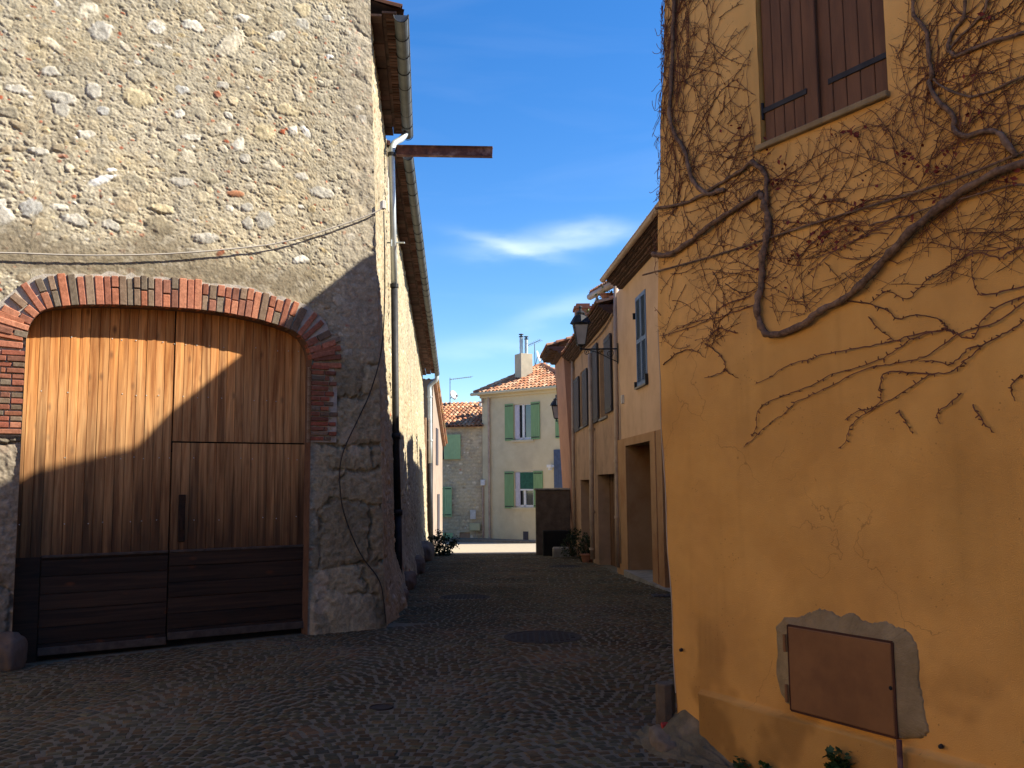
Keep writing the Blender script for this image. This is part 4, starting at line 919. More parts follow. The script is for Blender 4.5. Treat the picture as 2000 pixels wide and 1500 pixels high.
# sloped mortar flaunching and kerb at the corner
mb=MB(); NF=90; NV=44; vs=[]
for i in range(NF+1):
    t=i/NF; u=-.28+t*1.7
    for j in range(NV+1):
        w=j/NV
        hgt=(.20*math.exp(-((u-.10)/.20)**2) if u<.10 else .20*max(0,1-(u-.10)/.42))+.03; wd=.26+.08*math.sin(u*5+1)
        z=hgt*(1-w)**1.25-.03*w; z+=(.05*(float(fbm(np.array(u*9.),np.array(w*6.),5,6))-.5)+.02*abs(float(fbm(np.array(u*26.),np.array(w*16.),3,7))-.5))*(1 if 0<j<NV else .2)
        uu=max(u,-.02) if False else u
        vs.append(FR.P(uu,z,-.02+w*wd))
mb.add(vs,[(i*(NV+1)+j,(i+1)*(NV+1)+j,(i+1)*(NV+1)+j+1,i*(NV+1)+j+1) for i in range(NF) for j in range(NV)])
o=mb.build('mortar_ramp',M('rough_mortar',(.145,.122,.070),(.08,.066,.038),scale=10,rough=.95,bump=.9,bscale=45,c3=(.22,.175,.105),scale3=5),origin=(P1[0],P1[1],0),smooth=True); tag(o,'lumpy mortar ramp banked against the foot of the orange house corner','ramp')
# guard post of stone and its footing
gp=atz(1300,1410,.10)
mb=MB(); mb.lathe((gp[0],gp[1]-.02,.0),[(.062,.10),(.064,.13),(.061,.24),(.062,.335),(.056,.345),(.02,.347)],9,rot=.3); o=mb.build('guard_post',M('post_stone',(.13,.10,.065),(.08,.06,.04),scale=9,rough=.95,bump=.6,bscale=40),origin=(gp[0],gp[1],.1)); tag(o,'short grey stone stump standing at the orange house corner','post')
rock((gp[0]-.03,gp[1]-.16,.01),(.10,.20,.09),44,M('kerb_stone',(.19,.15,.10),(.12,.092,.062),scale=9,rough=.95,bump=.7,bscale=35),'footing_stone','pale broken kerb stone in front of the stone stump','stone')
mb=MB(); c_=atz(1296,1417,.1); mb.obox((c_[0],c_[1]-.06,.115),(.022,.006,0),(-.004,.015,.004),(0,0,.014),bev=.003); o=mb.build('litter',M('red_litter',(.4,.04,.03),rough=.5),origin=(c_[0],c_[1],.1)); tag(o,'scrap of red litter under the stone stump','litter')

# ================================================================= VINE
vine=empty('climbing_vine',FR.P(1.2,0,.02),'leafless brown climbing vine sprawling over the orange wall round the shutters','vine')
def uvp(pts): return [FR.uz(x,y) for x,y in pts]
def zpx(pts,ox=1260,oy=420,k=.37): return [(ox+a*k,oy+b*k) for a,b in pts]
mains=[([(2900,-150),(2600,20),(2400,110),(2220,230),(2070,300),(2000,322),(1940,347),(1880,380),(1820,425),(1765,478),(1730,512),(1700,548),(1660,582),(1620,602),(1590,625),(1560,643),(1520,655),(1500,650),(1490,632),(1487,600),(1492,560),(1495,520),(1502,480),(1507,440),(1503,410),(1496,388),(1487,376)],.023,.020),
([(1281,497),(1310,499),(1340,482),(1380,452),(1420,423),(1460,397),(1490,378)],.018,.017),
([(1504,400),(1504,362),(1497,338),(1476,317)],.013,.016),
([(1476,317),(1452,335),(1425,350),(1395,370),(1365,388),(1330,400),(1288,408)],.012,.010),
([(1325,-20),(1320,60),(1316,140),(1314,220),(1322,262),(1343,298),(1352,330),(1362,362),(1392,380),(1420,370)],.013,.016),
([(1790,-20),(1791,30),(1813,62),(1821,110),(1825,150),(1820,165),(1837,197),(1868,232),(1869,253),(1890,268),(1930,257),(1962,265),(1990,308)],.010,.015),
([(1893,-20),(1888,35),(1868,60),(1857,90),(1868,110),(1900,100),(1960,78),(2040,55),(2200,-20),(2400,-150)],.009,.010),
([(1940,-20),(1925,30),(1880,70),(1858,100)],.008,.006),
([(2700,-120),(2400,20),(2200,110),(2060,130),(1960,170),(1900,190),(1850,175),(1822,150)],.007,.006),
([(2060,380),(2000,362),(1940,372),(1860,395),(1780,420),(1700,440)],.005,.004)]
lowtw=[zpx(p) for p in ([(2700,150),(2400,280),(2200,360),(2060,410),(1880,480),(1780,570),(1740,650),(1650,630),(1600,605),(1450,640),(1380,680),(1290,740),(1150,800),(1000,840),(880,905),(780,940),(700,970),(610,1020),(590,1130),(570,1170)],
[(2600,210),(2300,350),(2080,430),(1990,480),(1850,570),(1700,610),(1590,680),(1500,740),(1400,770),(1300,790),(1180,810),(1000,895),(890,950),(800,990),(750,1040),(680,1090),(600,1160),(530,1225)],
[(1600,605),(1500,620),(1380,650),(1260,680),(1100,710),(960,735),(860,765),(760,795),(680,850),(590,895)],
[(2500,330),(2250,470),(2080,530),(1990,575),(1900,630),(1790,690),(1700,770),(1620,830),(1520,840),(1440,890),(1350,950),(1240,1010),(1140,1070),(1090,1120),(1070,1190),(1035,1230)],
[(1790,690),(1720,700),(1660,760),(1610,790),(1540,770),(1450,775)],[(1520,840),(1400,830),(1320,825),(1260,850),(1250,920),(1250,980),(1200,1020),(1130,1035),(1065,1080)],
[(1070,455),(1180,470),(1280,500),(1340,550),(1420,530),(1530,540),(1590,580),(1605,605)],[(2060,160),(1950,185),(1880,225),(1760,200),(1640,260),(1530,320),(1500,340),(1450,390),(1390,445),(1300,405),(1260,415),(1190,470)],
[(1680,940),(1600,1010),(1550,1045),(1565,1105)],[(1345,1030),(1385,1100),(1420,1155)],[(1735,1000),(1800,1100),(1850,1150)],[(320,680),(380,720),(430,780),(430,820),(495,862)],[(430,820),(380,845),(320,862)],[(495,625),(400,600),(350,640),(330,680)],[(100,790),(180,730),(250,710),(320,750)],
[(2060,370),(1870,410),(1780,420),(1740,350),(1730,230)],[(1190,540),(1230,590),(1320,660)],[(2000,850),(1940,900),(1960,980)],[(600,470),(480,510),(400,540),(250,570),(90,650)],[(560,430),(420,480),(330,560),(160,620),(80,640)],[(1350,0),(1200,90),(1000,200),(850,330)])]
cab=[(1260,538),(1400,500),(1500,468),(1560,448),(1700,405),(1860,355),(2000,300),(2060,278),(2400,160),(2800,20)]
st=MB(); off_of={}
for pts,r0,r1 in mains:
    uv=smoothpath([(*p,0) for p in uvp(pts)],4); n=len(uv); P=[]
    rr=[]
    for i,(u,z,_) in enumerate(uv):
        k=r0+(r1-r0)*i/n; k*=.92*(1+.10*math.sin(i*1.7)+random.uniform(-.14,.14)); rr.append(k)
        P.append(FR.P(u+random.uniform(-.004,.004),z+random.uniform(-.004,.004),k*.9+.012+.006*math.sin(i*.6)))
    st.tube(P,rr,8)
st.build('stem',m_stem,vine,smooth=True)
tw=MB(); lf=MB(); NT=[0]
def twig(uv,r0,r1,nodes=True):
    n=len(uv); P=[FR.P(u,z,.006+.008*abs(math.sin(i*.8+u*9))) for i,(u,z) in enumerate(uv)]; rr=[r0+(r1-r0)*i/max(1,n-1) for i in range(n)]
    tw.tube(P,[q_*.88 for q_ in rr],3,cap=False); NT[0]+=1
    if nodes:
        for i in range(1,n-1):
            if random.random()<.55:
                a=random.uniform(0,6.28); l=random.uniform(.008,.022); tw.tube([P[i],P[i]+(FR.d*math.cos(a)+Z3*math.sin(a))*l+FR.n*random.uniform(0,.012)],[r0*.9,r0*.6],3,cap=False)
for p in lowtw:
    uv=[(a,b) for a,b,_ in smoothpath([(*q,0) for q in uvp(p)],5)]; uv=[(a+random.gauss(0,.0022),b+random.gauss(0,.0022)) for a,b in uv]
    twig(uv,.0048,.0022)
def grow(u,z,ang,L_,r,depth=0):
    uv=[(u,z)]; a=ang; n=max(4,int(L_/.028)); curv=random.gauss(0,.03)
    for i in range(n):
        curv=curv*.88+random.gauss(0,.032); a+=curv+random.gauss(0,.055); u+=math.cos(a)*.028; z+=math.sin(a)*.028
        if z<zlow(u) or (u<float(edge_u(z))-.03): break
        if wu0-.01<u<wu1+.01 and wz0-.03<z: break
        uv.append((u,z))
        if depth<2 and random.random()<.10*(1.3 if depth==0 else .7): grow(u,z,a+random.choice([-1,1])*random.uniform(.35,1.1),L_*random.uniform(.3,.6),r*.7,depth+1)
    if len(uv)>3: twig(uv,r,r*.45,nodes=depth<2)
LOW=[FR.uz(x,y) for x,y in ((1270,700),(1300,720),(1400,700),(1440,640),(1490,600),(1530,640),(1620,590),(1720,570),(1850,560),(2000,540),(2060,540))]
lu=[a[0] for a in LOW]; lz=[a[1] for a in LOW]
def zlow(u): return float(np.interp(u,lu,lz))
def seedpx(x0,y0,x1,y1,n,Lr,angs,r=(.0018,.0036)):
    for _ in range(int(n*.72)):
        x=random.uniform(x0,x1); y=random.uniform(y0,y1); u,z=FR.uz(x,y)
        if z<zlow(u)+.03 or u<float(edge_u(z))-.01 or (wu0-.03<u<wu1+.03 and z>wz0-.05): continue
        a=random.choice(angs)+random.gauss(0,.28); grow(u,z,a,random.uniform(Lr[0]*1.2,Lr[1]*1.35),random.uniform(*r))
UP=1.57
seedpx(1290,0,1345,430,75,(.25,.8),[UP,UP+.2,-UP,UP-.3],(.0025,.0048))
seedpx(1290,0,1480,300,34,(.15,.5),[.6,3.6,UP,-1.2,.2])
seedpx(1290,250,1500,430,60,(.12,.45),[.5,3.5,2.2,-.7])
seedpx(1290,400,1495,640,66,(.12,.45),[.45,3.6,2.4,-.9,.4])
seedpx(1290,600,1420,720,16,(.12,.3),[.4,3.4,-1.])
seedpx(1500,300,1760,520,72,(.15,.6),[.35,3.5,.5,2.6])
seedpx(1740,200,2000,420,66,(.15,.6),[.35,3.5,.6,2.4,1.4])
seedpx(1740,0,2000,220,75,(.12,.5),[.5,3.6,1.4,-1.5,.8])
seedpx(1510,440,1700,600,34,(.1,.35),[.5,3.6,2,-1])
seedpx(1700,420,2050,560,28,(.15,.6),[.35,3.5,.4])
seedpx(2050,-100,2700,300,120,(.2,.6),[.4,3.5,.7,2.5,1.4])
seedpx(1287,20,1300,520,26,(.08,.25),[2.2,2.8,3.4,1.6])
# stray tendrils that curl out past the corner
for _ in range(26):
    z=random.uniform(3.0,4.8); u=float(edge_u(z)); a=random.uniform(1.8,4.2); P=[FR.P(u,z,.01)]; c=random.gauss(0,.3)
    for i in range(random.randint(3,8)): a+=c+random.gauss(0,.25); P.append(P[-1]+(FR.d*math.cos(a)*.6-FR.d*.0)*.02+Z3*math.sin(a)*.02+FR.n*random.uniform(-.003,.008))
    tw.tube(P,[.0022]*len(P),3,cap=False)
tw.build('twig',m_twig,vine)
mb=MB(); mb.tube(smoothpath([FR.P(*q,.02) for q in uvp(cab)],4),.0058,6); o=mb.build('cable',m_stem,origin=FR.P(*FR.uz(1400,500),.02)); tag(o,'thin straight cable crossing the orange wall under the vine branches','cable')
def leafq(mb,c,s,nrm):
    a=np.random.default_rng(NT[0]).uniform(0,1); NT[0]+=1
    t=np.array([random.gauss(0,1) for _ in range(3)]); t/=np.linalg.norm(t); b=np.cross(t,nrm+np.array([random.gauss(0,.5) for _ in range(3)])); b/=np.linalg.norm(b)+1e-9
    mid=c+np.cross(t,b)*s*.15
    mb.add([c-t*s,c-b*s*.55,c+t*s,c+b*s*.55,mid],[(0,1,4),(1,2,4),(2,3,4),(3,0,4)])
for (x,y,n,sp) in ((1535,320,8,14),(1520,360,10,10),(1670,260,12,20),(1655,265,8,14),(1780,300,12,14),(1690,405,8,12),(1630,470,16,22),(1600,465,8,14),(1555,500,10,12),(1470,475,12,16),(1840,330,14,14),(1915,225,12,12),(1890,150,4,8),(1930,35,6,8),(1660,450,10,14),(1560,440,6,12),(1480,530,5,10),(1700,360,6,20),(1830,385,5,10),(1790,430,5,8),(1612,455,6,10),(1740,300,6,30),(1580,350,6,30),(1500,300,5,10),(1440,250,5,20),(1425,160,3,15),(1870,300,6,18),(1980,350,8,20),(1540,560,4,20)):
    for _ in range(n): u_,z_=FR.uz(x+random.gauss(0,sp),y+random.gauss(0,sp*.6)); leafq(lf,FR.P(u_,z_,random.uniform(.012,.04)),random.uniform(.008,.02),FR.n)
lf.build('dry_leaves',m_redleaf,vine)

# ---- weeds by the orange wall
def weed(c,h,n,ls,label,seed,mat=None,spread=.5,name='weed'):
    random.seed(seed); root=empty(name,c,label,'plant'); s_=MB(); l_=MB(); c=np.array(c,float)
    for i in range(n):
        a=random.uniform(0,6.28); lean=random.uniform(.1,spread); hh=h*random.uniform(.5,1); pts=[c]
        for k in range(1,5): t=k/4; pts.append(c+np.array([math.cos(a)*lean*hh*t**1.4,math.sin(a)*lean*hh*t**1.4,hh*t]))
        s_.tube(pts,[.004,.0035,.003,.0025,.0015],4)
        for k in range(9):
            t=random.uniform(.25,1.05)*4; i0=min(3,int(t)); p=pts[i0]+(pts[i0+1]-pts[i0])*min(1.2,t-i0); p=p+np.array([random.gauss(0,.3) for _ in range(3)])*ls
            d=np.array([random.gauss(0,1),random.gauss(0,1),random.gauss(.1,.5)]); d/=np.linalg.norm(d); sdv=np.cross(d,Z3+np.array([random.gauss(0,.3),random.gauss(0,.3),0])); sdv/=np.linalg.norm(sdv)
            S_=ls*random.uniform(.6,1.2); L_=S_; 
            rim=[p-d*L_*.1,p+d*L_*.15+sdv*S_*.35,p+d*L_*.35+sdv*S_*.30,p+d*L_*.5+sdv*S_*.45,p+d*L_*.72+sdv*S_*.2,p+d*L_,p+d*L_*.72-sdv*S_*.2,p+d*L_*.5-sdv*S_*.45,p+d*L_*.35-sdv*S_*.30,p+d*L_*.15-sdv*S_*.35]
            ctr=p+d*L_*.45-Z3*S_*.08; l_.add(rim+[ctr],[(i_,(i_+1)%10,10) for i_ in range(10)])
    s_.build('stem',mat or m_leaf,root); l_.build('leaves',mat or m_leaf,root)
for (x,y,h,n,ls,lab,sd) in ((1640,1490,.13,16,.045,'dark leafy weed growing below the wall hatch',5),(1450,1500,.09,12,.035,'small green weed at the foot of the orange wall left of the hatch',6),(1500,1504,.05,8,.03,'tiny green weed between the two larger weeds at the orange wall',8)):
    u_,z_=FR.uz(x,y,.08); weed(FR.P(u_,z_-h*.75,.09),h*1.3,n,ls,lab,sd)
random.seed(99)
def bush(c,r,n,ls,label,seed,cat='bush',mat=None,name='bush'):
    random.seed(seed); root=empty(name,c,label,cat); l_=MB(); s_=MB(); c=np.array(c,float)
    for i in range(14):
        a=random.uniform(0,6.28); e=random.uniform(.2,1.4); d=np.array([math.cos(a)*math.cos(e)*r[0],math.sin(a)*math.cos(e)*r[1],math.sin(e)*r[2]*1.6]); s_.tube([c,c+d*.5+Z3*.05,c+d*.9],[.012,.008,.003],4)
    cl_=[np.array([random.gauss(0,.45)*r[0],random.gauss(0,.45)*r[1],random.uniform(.1,1.7)*r[2]]) for _ in range(26)]
    for i in range(n):
        q=random.choice(cl_); p=c+q+np.array([random.gauss(0,.16)*r[0],random.gauss(0,.16)*r[1],random.gauss(0,.16)*r[2]])
        if p[2]<c[2]: p[2]=c[2]+random.uniform(0,.1)
        leafq(l_,p,ls*random.uniform(.6,1.3),np.array([random.gauss(0,1),random.gauss(0,1),1]))
    s_.build('stem',m_stem,root); l_.build('foliage',mat or m_bush,root); random.seed(seed+1)

# ================================================================= NEIGHBOURS ON THE RIGHT
def shutter_plain(fr,a,b,z0,z1,o0,mat,parent,label=None,louvre=False,straps=True,name='shutter'):
    mb=MB()
    if louvre:
        fw=.045
        for (p,q,r,s_) in ((a,a+fw,z0,z1),(b-fw,b,z0,z1),(a+fw,b-fw,z0,z0+.07),(a+fw,b-fw,z1-.07,z1),(a+fw,b-fw,(z0+z1)/2-.04,(z0+z1)/2+.04)): fr.box(mb,p,q,r,s_,o0,o0+.035)
        z=z0+.08
        while z<z1-.09:
            c=fr.P((a+b)/2,z+.015,o0+.018); mb.obox(c,fr.d*((b-a)/2-fw),(fr.n*.018-Z3*.014),(Z3*.003+fr.n*.003)); z+=.042
        fr.box(mb,a+fw,b-fw,z0,z1,o0-.006,o0-.001)
    else:
        nb=max(2,round((b-a)/.12)); w=(b-a)/nb
        for i in range(nb): fr.box(mb,a+i*w+.003,a+(i+1)*w-.003,z0,z1,o0,o0+.03)
        fr.box(mb,a,b,z0+.01,z1-.01,o0-.004,o0+.006)
    o=mb.build(name,mat,parent)
    if label: o['label']=label
    if straps:
        for zc in (z0+(z1-z0)*.04+.03,z1-(z1-z0)*.04-.03): m2=MB(); fr.box(m2,a+.03,b-.03,zc-.022,zc+.022,o0+.031,o0+.04); m2.build('strap_hinge',m_castiron,o)
    return o
def bx(fr,x0,x1,y0,y1):
    xm=(x0+x1)/2; ym=(y0+y1)/2; return fr.uz(x0,ym)[0],fr.uz(x1,ym)[0],fr.uz(xm,y1)[1],fr.uz(xm,y0)[1]
# --- house 2: peach house with blue shutters
b2=np.array([2.30,20.2]); H2=Fr(b2,(.0719,-1))
if np.dot(H2.n,EYE-H2.p)<0: H2.n=-H2.n
def ends(fr,*px): return [fr.uz(x,y)[0] for x,y in px]
ph=empty('peach_house',(b2[0],b2[1],-.36),'peach rendered house with narrow blue louvred shutters and tall garage recesses','house')
d1,zt_=H2.uz(1226,873); d2,_=H2.uz(1274,862); d3,_=H2.uz(1297,860); U1=7.2
zt_=H2.uz(1250,866)[1]
w0,_=H2.uz(1243,650); w1,_=H2.uz(1263,650); wzb=H2.uz(1253,753)[1]; wzt=H2.uz(1253,572)[1]
zsp=H2.uz(1222,857)[1]
ZE2=5.75
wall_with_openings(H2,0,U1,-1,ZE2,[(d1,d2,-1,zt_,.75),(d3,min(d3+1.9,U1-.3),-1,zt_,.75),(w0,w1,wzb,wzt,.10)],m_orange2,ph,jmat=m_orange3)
# projecting surround of the recesses in a deeper ochre
mb=MB()
H2.box(mb,.02,d1-.0,-1,zsp,.002,.05); H2.box(mb,d1,d2,zt_,zsp,.002,.05); H2.box(mb,d2,(d2+d3)/2-.05,-1,zsp,.002,.05); H2.box(mb,(d2+d3)/2+.05,d3,-1,zsp,.002,.05); H2.box(mb,d3,U1-.3,zt_,zsp,.002,.05)
mb.build('door_surround',m_orange3,ph)
prism([tuple(H2.P(0,0)[:2]),tuple(H2.P(U1,0)[:2]),tuple(H2.P(U1,0)[:2]+np.array([7,0])),tuple(H2.P(0,0)[:2]+np.array([7,0]))],-1,ZE2,skip=(0,)).build('rear_wall',m_orange2,ph)
for (a,b) in ((d1,d2),(d3,min(d3+1.9,U1-.3))):
    mb=MB(); n_=int((b-a)/.13)
    for i in range(n_): H2.box(mb,a+(b-a)*i/n_+.003,a+(b-a)*(i+1)/n_-.003,-1,zt_,-.80,-.75)
    mb.build('garage_door',m_dksh,ph)
mb=MB(); H2.box(mb,d1-.1,d3+1.9,-.9,float(gz(2.3,17))+.06,-.75,.12); mb.build('threshold',m_concrete,ph)
wm=(w0+w1)/2
shutter_plain(H2,w0+.01,wm-.005,wzb,wzt,-.02,m_blue,ph,'far leaf of the blue louvred shutters',louvre=True,straps=False); shutter_plain(H2,wm+.005,w1-.01,wzb,wzt,-.02,m_blue,ph,'near leaf of the blue louvred shutters',louvre=True,straps=False)
mb=MB(); H2.box(mb,w0-.05,w1+.05,wzb-.04,wzb-.005,-.05,.06); mb.build('sill',m_concrete,ph)
mb=MB()
for (u_,z_) in ((w0-.03,wzt-.35),(w0-.03,wzb+.05),(w1+.03,wzb+.1),(w1+.04,wzb+.02)): mb=MB(); H2.box(mb,u_-.02,u_+.02,z_-.06,z_+.06,0,.06); mb.build('shutter_catch',m_castiron,ph)
def right_eave(fr,u0,u1,z,over,parent,gut=True,inx=3.0,gmat=None,ov_soff=None,r=.07):
    """eave for walls on the right side: soffit of terracotta courses, roof tiles, gutter"""
    a=fr.P(u0,z,over); b=fr.P(u1,z,over); d=(b-a)/np.linalg.norm(b-a); L_=np.linalg.norm(b-a)
    mb=MB()
    for row,(o0,o1,dz) in enumerate(((.0,over*.40,-.14),(over*.0,over*.72,-.07),(0,over,0))):
        k=int(L_/.19)
        for i in range(k):
            kk=random.uniform(.65,1.15); c0=fr.P(u0+(u1-u0)*(i+.5)/k,z+dz,(o0+o1)/2)
            mb.obox(c0,fr.d*((u1-u0)/k/2*.95),fr.n*((o1-o0)/2+random.uniform(-.012,.012)),Z3*.022,0,(kk,kk*.9,kk*.85))
        mb.obox(fr.P((u0+u1)/2,z+dz-.035,(o0+o1)/2-.02),fr.d*(u1-u0)/2,fr.n*(max(.01,(o1-o0)/2-.02)),Z3*.012,0,(.8,.75,.7))
    up=-fr.n*math.cos(.30)+Z3*math.sin(.30); p0=a if u0<u1 else b
    q=p0+fr.n*.03+Z3*.03; mb.add([q-Z3*.004,q+fr.d*(abs(u1-u0))-Z3*.004,q+fr.d*abs(u1-u0)+up*inx,q+up*inx],[(0,1,2,3)],0,(.7,.55,.5))
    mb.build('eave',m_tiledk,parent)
    mb=MB(); tiles(mb,q,fr.d,up,int(abs(u1-u0)/.2),int(inx/.34)); mb.build('roof',m_tile,parent)
    if gut:
        mb=MB(); vs=[];seg=8
        for p in (a,b):
            for k in range(seg+1):
                w=math.pi+math.pi*k/seg; vs.append(p+fr.n*(r+.02)+fr.n*r*math.cos(w)+Z3*(r*math.sin(w)+.01))
        mb.add(vs,[(k,k+1,seg+2+k,seg+1+k) for k in range(seg)]+[tuple(range(seg+1)),tuple(range(seg+1,2*seg+2))]); mb.tube([a+fr.n*(2*r+.02)+Z3*.01,b+fr.n*(2*r+.02)+Z3*.01],.012,6)
        mb.build('gutter',gmat or m_zinc,parent)
ge=H2.uz(1180,545,.45); gn=H2.uz(1286,395,.45)
right_eave(H2,max(0.0,ge[0]-.0)-.35,U1,(ge[1]+gn[1])/2+.0,.34,ph,gmat=m_pvc,r=.06)
ZE2g=(ge[1]+gn[1])/2
# pipes at the joint between the houses
Yj=20.1
downpipe([aty(1203,556,Yj-.1),aty(1204,800,Yj-.1),aty(1206,1000,Yj-.1),aty(1208,1108,Yj-.1)],.055,m_pvc,ph,collars=[aty(1203,700,Yj-.1),aty(1205,900,Yj-.1),aty(1206,1010,Yj-.1)])
downpipe([aty(1212,556,Yj-.3),aty(1212,800,Yj-.3),aty(1214,1100,Yj-.3)],.032,m_pvc,ph)
# --- house 3: tan house with terrace
H3=Fr(b2,(-.04,1)); 
if np.dot(H3.n,EYE-H3.p)<0: H3.n=-H3.n
U3=8.85
th=empty('tan_house',(b2[0],b2[1]+.02,-.36),'tan rough-rendered house with half-open dark shutters and a pot terrace on top','house')
o1,zo=H3.uz(1201,923); o2,_=H3.uz(1167,930); zo=H3.uz(1185,926)[1]; o3,_=H3.uz(1151,936); o4,_=H3.uz(1134,938); zo2=H3.uz(1142,937)[1]
a1,_=H3.uz(1184.5,700); a2,_=H3.uz(1171,700); az0=H3.uz(1185,812)[1]; az1=H3.uz(1185,672)[1]; a3,_=H3.uz(1141,700); a4,_=H3.uz(1133,700); bz0=H3.uz(1140,832)[1]; bz1=H3.uz(1140,722)[1]
ZE3=H3.uz(1160,654)[1]+.12
wall_with_openings(H3,.02,U3,-1.4,ZE3,[(max(.1,o1),o2,-1.4,zo,.30),(o3,o4,-1.4,zo2,.6),(max(.15,a1),a2,az0,az1,.22),(a3,a4,bz0,bz1,.22)],m_tan,th)
prism([tuple(H3.P(0.02,0)[:2]),tuple(H3.P(U3,0)[:2]),tuple(H3.P(U3,0)[:2]+np.array([7,0])),tuple(H3.P(.02,0)[:2]+np.array([7,0]))],-1.4,ZE3,skip=(0,)).build('rear_wall',m_tan,th)
for (a,b,c,d,r_) in ((max(.1,o1),o2,-1.4,zo,.30),(o3,o4,-1.4,zo2,.6)):
    mb=MB(); H3.box(mb,a,b,c,d,-r_-.05,-r_); 
    for i in range(1,5): H3.box(mb,a+(b-a)*i/5-.01,a+(b-a)*i/5+.01,c,d,-r_,-r_+.012)
    mb.build('door',m_brownsh,th)
for (a,b,c,d) in ((max(.15,a1),a2,az0,az1),(a3,a4,bz0,bz1)):
    mb=MB(); H3.box(mb,a,b,c,d,-.26,-.22); w_=mb.build('window',m_glass,th)
    mb=MB()
    for (p,q,r,s_) in ((a,a+.06,c,d),(b-.06,b,c,d),((a+b)/2-.03,(a+b)/2+.03,c,d),(a,b,c,c+.06),(a,b,d-.06,d)): H3.box(mb,p,q,r,s_,-.22,-.18)
    mb.build('frame',m_white,w_)
    mb=MB(); H3.box(mb,a-.05,b+.05,c-.06,c-.005,-.1,.05); mb.build('sill',m_concrete,th)
def openshutter(fr,uh,side,z0,z1,w,ang,mat,parent,label=None):
    """leaf hinged at uh, swung out by ang from the wall"""
    d=fr.d*side*math.cos(ang)+fr.n*math.sin(ang); f=Fr(fr.P(uh,0,.02)[:2],d[:2]); mb=MB(); nb=4
    for i in range(nb): mb.obox(f.P((i+.5)*w/nb,(z0+z1)/2),f.d*(w/nb/2-.003),f.n*.014,Z3*(z1-z0)/2)
    mb.obox(f.P(w/2,(z0+z1)/2,0),f.d*w/2,f.n*.004,Z3*(z1-z0)/2)
    o=mb.build('shutter',mat,parent); m2=MB()
    for zc in (z0+.15,z1-.15): m2.obox(f.P(w/2,zc),f.d*(w/2),f.n*.02,Z3*.02)
    m2.build('strap_hinge',m_castiron,o)
    if label: o['label']=label
for (x0,x1,y0,y1) in ((1158,1170.5,674,826),(1184.5,1197,655,806),(1124,1133.5,738,843),(1141,1150,722,833)):
    b_=bx(H3,x0,x1,y0,y1); b_=(min(b_[0],b_[1]),max(b_[0],b_[1]),b_[2],b_[3]); shutter_plain(H3,max(.03,b_[0]),b_[1],b_[2],b_[3],.03,m_dksh,th)
right_eave(H3,.25,U3,ZE3,.34,th,gut=False,inx=1.6)
Yk=24.0
kx=H3.P(3.9,0)[0]
downpipe([aty(1153,690,Yk),aty(1155,850,Yk),aty(1156,1000,Yk),aty(1158,1092,Yk)],.062,m_pvc,th,collars=[aty(1155,838,Yk),aty(1157,1000,Yk),aty(1157,1072,Yk)])
downpipe([aty(1118,690,28.6),aty(1120,900,28.6),aty(1123,1040,28.6)],.05,m_pvc,th)
mb=MB(); mb.tube(smoothpath([aty(1196,612,20.3),aty(1180,640,21.6),aty(1160,664,23.5),aty(1140,684,26),aty(1124,706,28.4),aty(1119,740,28.5)]),.022,6); o=mb.build('cable',m_tan,origin=aty(1160,664,23.5)); tag(o,'old twisted cable slung under the eave of the tan house','cable')
# upper storey set back behind the pots, its gutter shows
mb=MB(); c0=aty(1152,580,24.0); c1=aty(1196,556,20.6)
us=empty('upper_storey',(c1[0]+2,c1[1]+2,float(c1[2])-1.2),'set-back upper storey behind the pot terrace with a pale gutter','building')
mb.obox(((c0[0]+c1[0])/2+2.2,(c0[1]+c1[1])/2,float(c0[2])-.55),(1.6,0,0),(0,1.9,0),(0,0,.55)); mb.build('wall',m_tan,us)
mb=MB(); mb.tube([c0,c1],.085,10); mb.build('gutter',m_pvc,us,smooth=True)
mb=MB(); q0=c0+Z3*.06; q1=c1+Z3*.06; e_=(q1-q0); L_=np.linalg.norm(e_); up=np.array([.955,0,.296]); mb.add([q0,q1,q1+up*3,q0+up*3],[(0,1,2,3)],0,(.7,.5,.4)); tiles(mb,q0,e_/L_,up,int(L_/.2),8); mb.build('roof',m_tile,us)
# terrace things: two pots, candles-like white spouts, small chimney, green leaves
def pot(c,r,h,label):
    root=empty('flower_pot',c,label,'flower pot','flower pots along the terrace edge')
    mb=MB(); mb.lathe((c[0],c[1],c[2]),[(r*.65,0),(r*.95,h*.85),(r*1.08,h*.86),(r*1.08,h),(r*.85,h),(r*.8,h*.85)],14); mb.build('pot',m_terra,root)
    l=MB()
    for _ in range(26):
        d=np.array([random.gauss(0,.6),random.gauss(0,.6),random.uniform(.3,1.2)]); leafq(l,np.array(c)+Z3*h+d*r*.9,.045,Z3)
    l.build('leaves',M('pot_leaf',(.12,.19,.04),(.07,.12,.03),rough=.6),root)
Hp=ZE3+.10
for (x,y,Y_,r,h,lab) in ((1187,590,21.4,.17,.22,'larger terracotta pot nearest the downpipe on the terrace edge'),(1177,598,22.4,.14,.18,'terracotta pot between the two white spouts'),(1152,620,25.5,.12,.15,'small pot with yellow-green leaves at the far end of the terrace edge')):
    c=aty(x,y,Y_); pot((c[0],c[1],c[2]-.03),r,h,lab)
for (x,y,Y_,lab) in ((1179,560,22.0,'white spindle standing between the pots on the terrace'),(1166,574,23.6,'white spindle at the outer end of the pots')):
    a=aty(x,y,Y_); b=aty(x,y+22,Y_); h=a[2]-b[2]; mb=MB(); mb.lathe(b,[(.05,0),(.03,h*.1),(.028,h*.45),(.05,h*.5),(.03,h*.6),(.035,h*.85),(.045,h*.92),(.01,h)],10); o=mb.build('terrace_spindle',m_white,origin=b,smooth=True); tag(o,lab,'spindle','white spindles on the terrace')
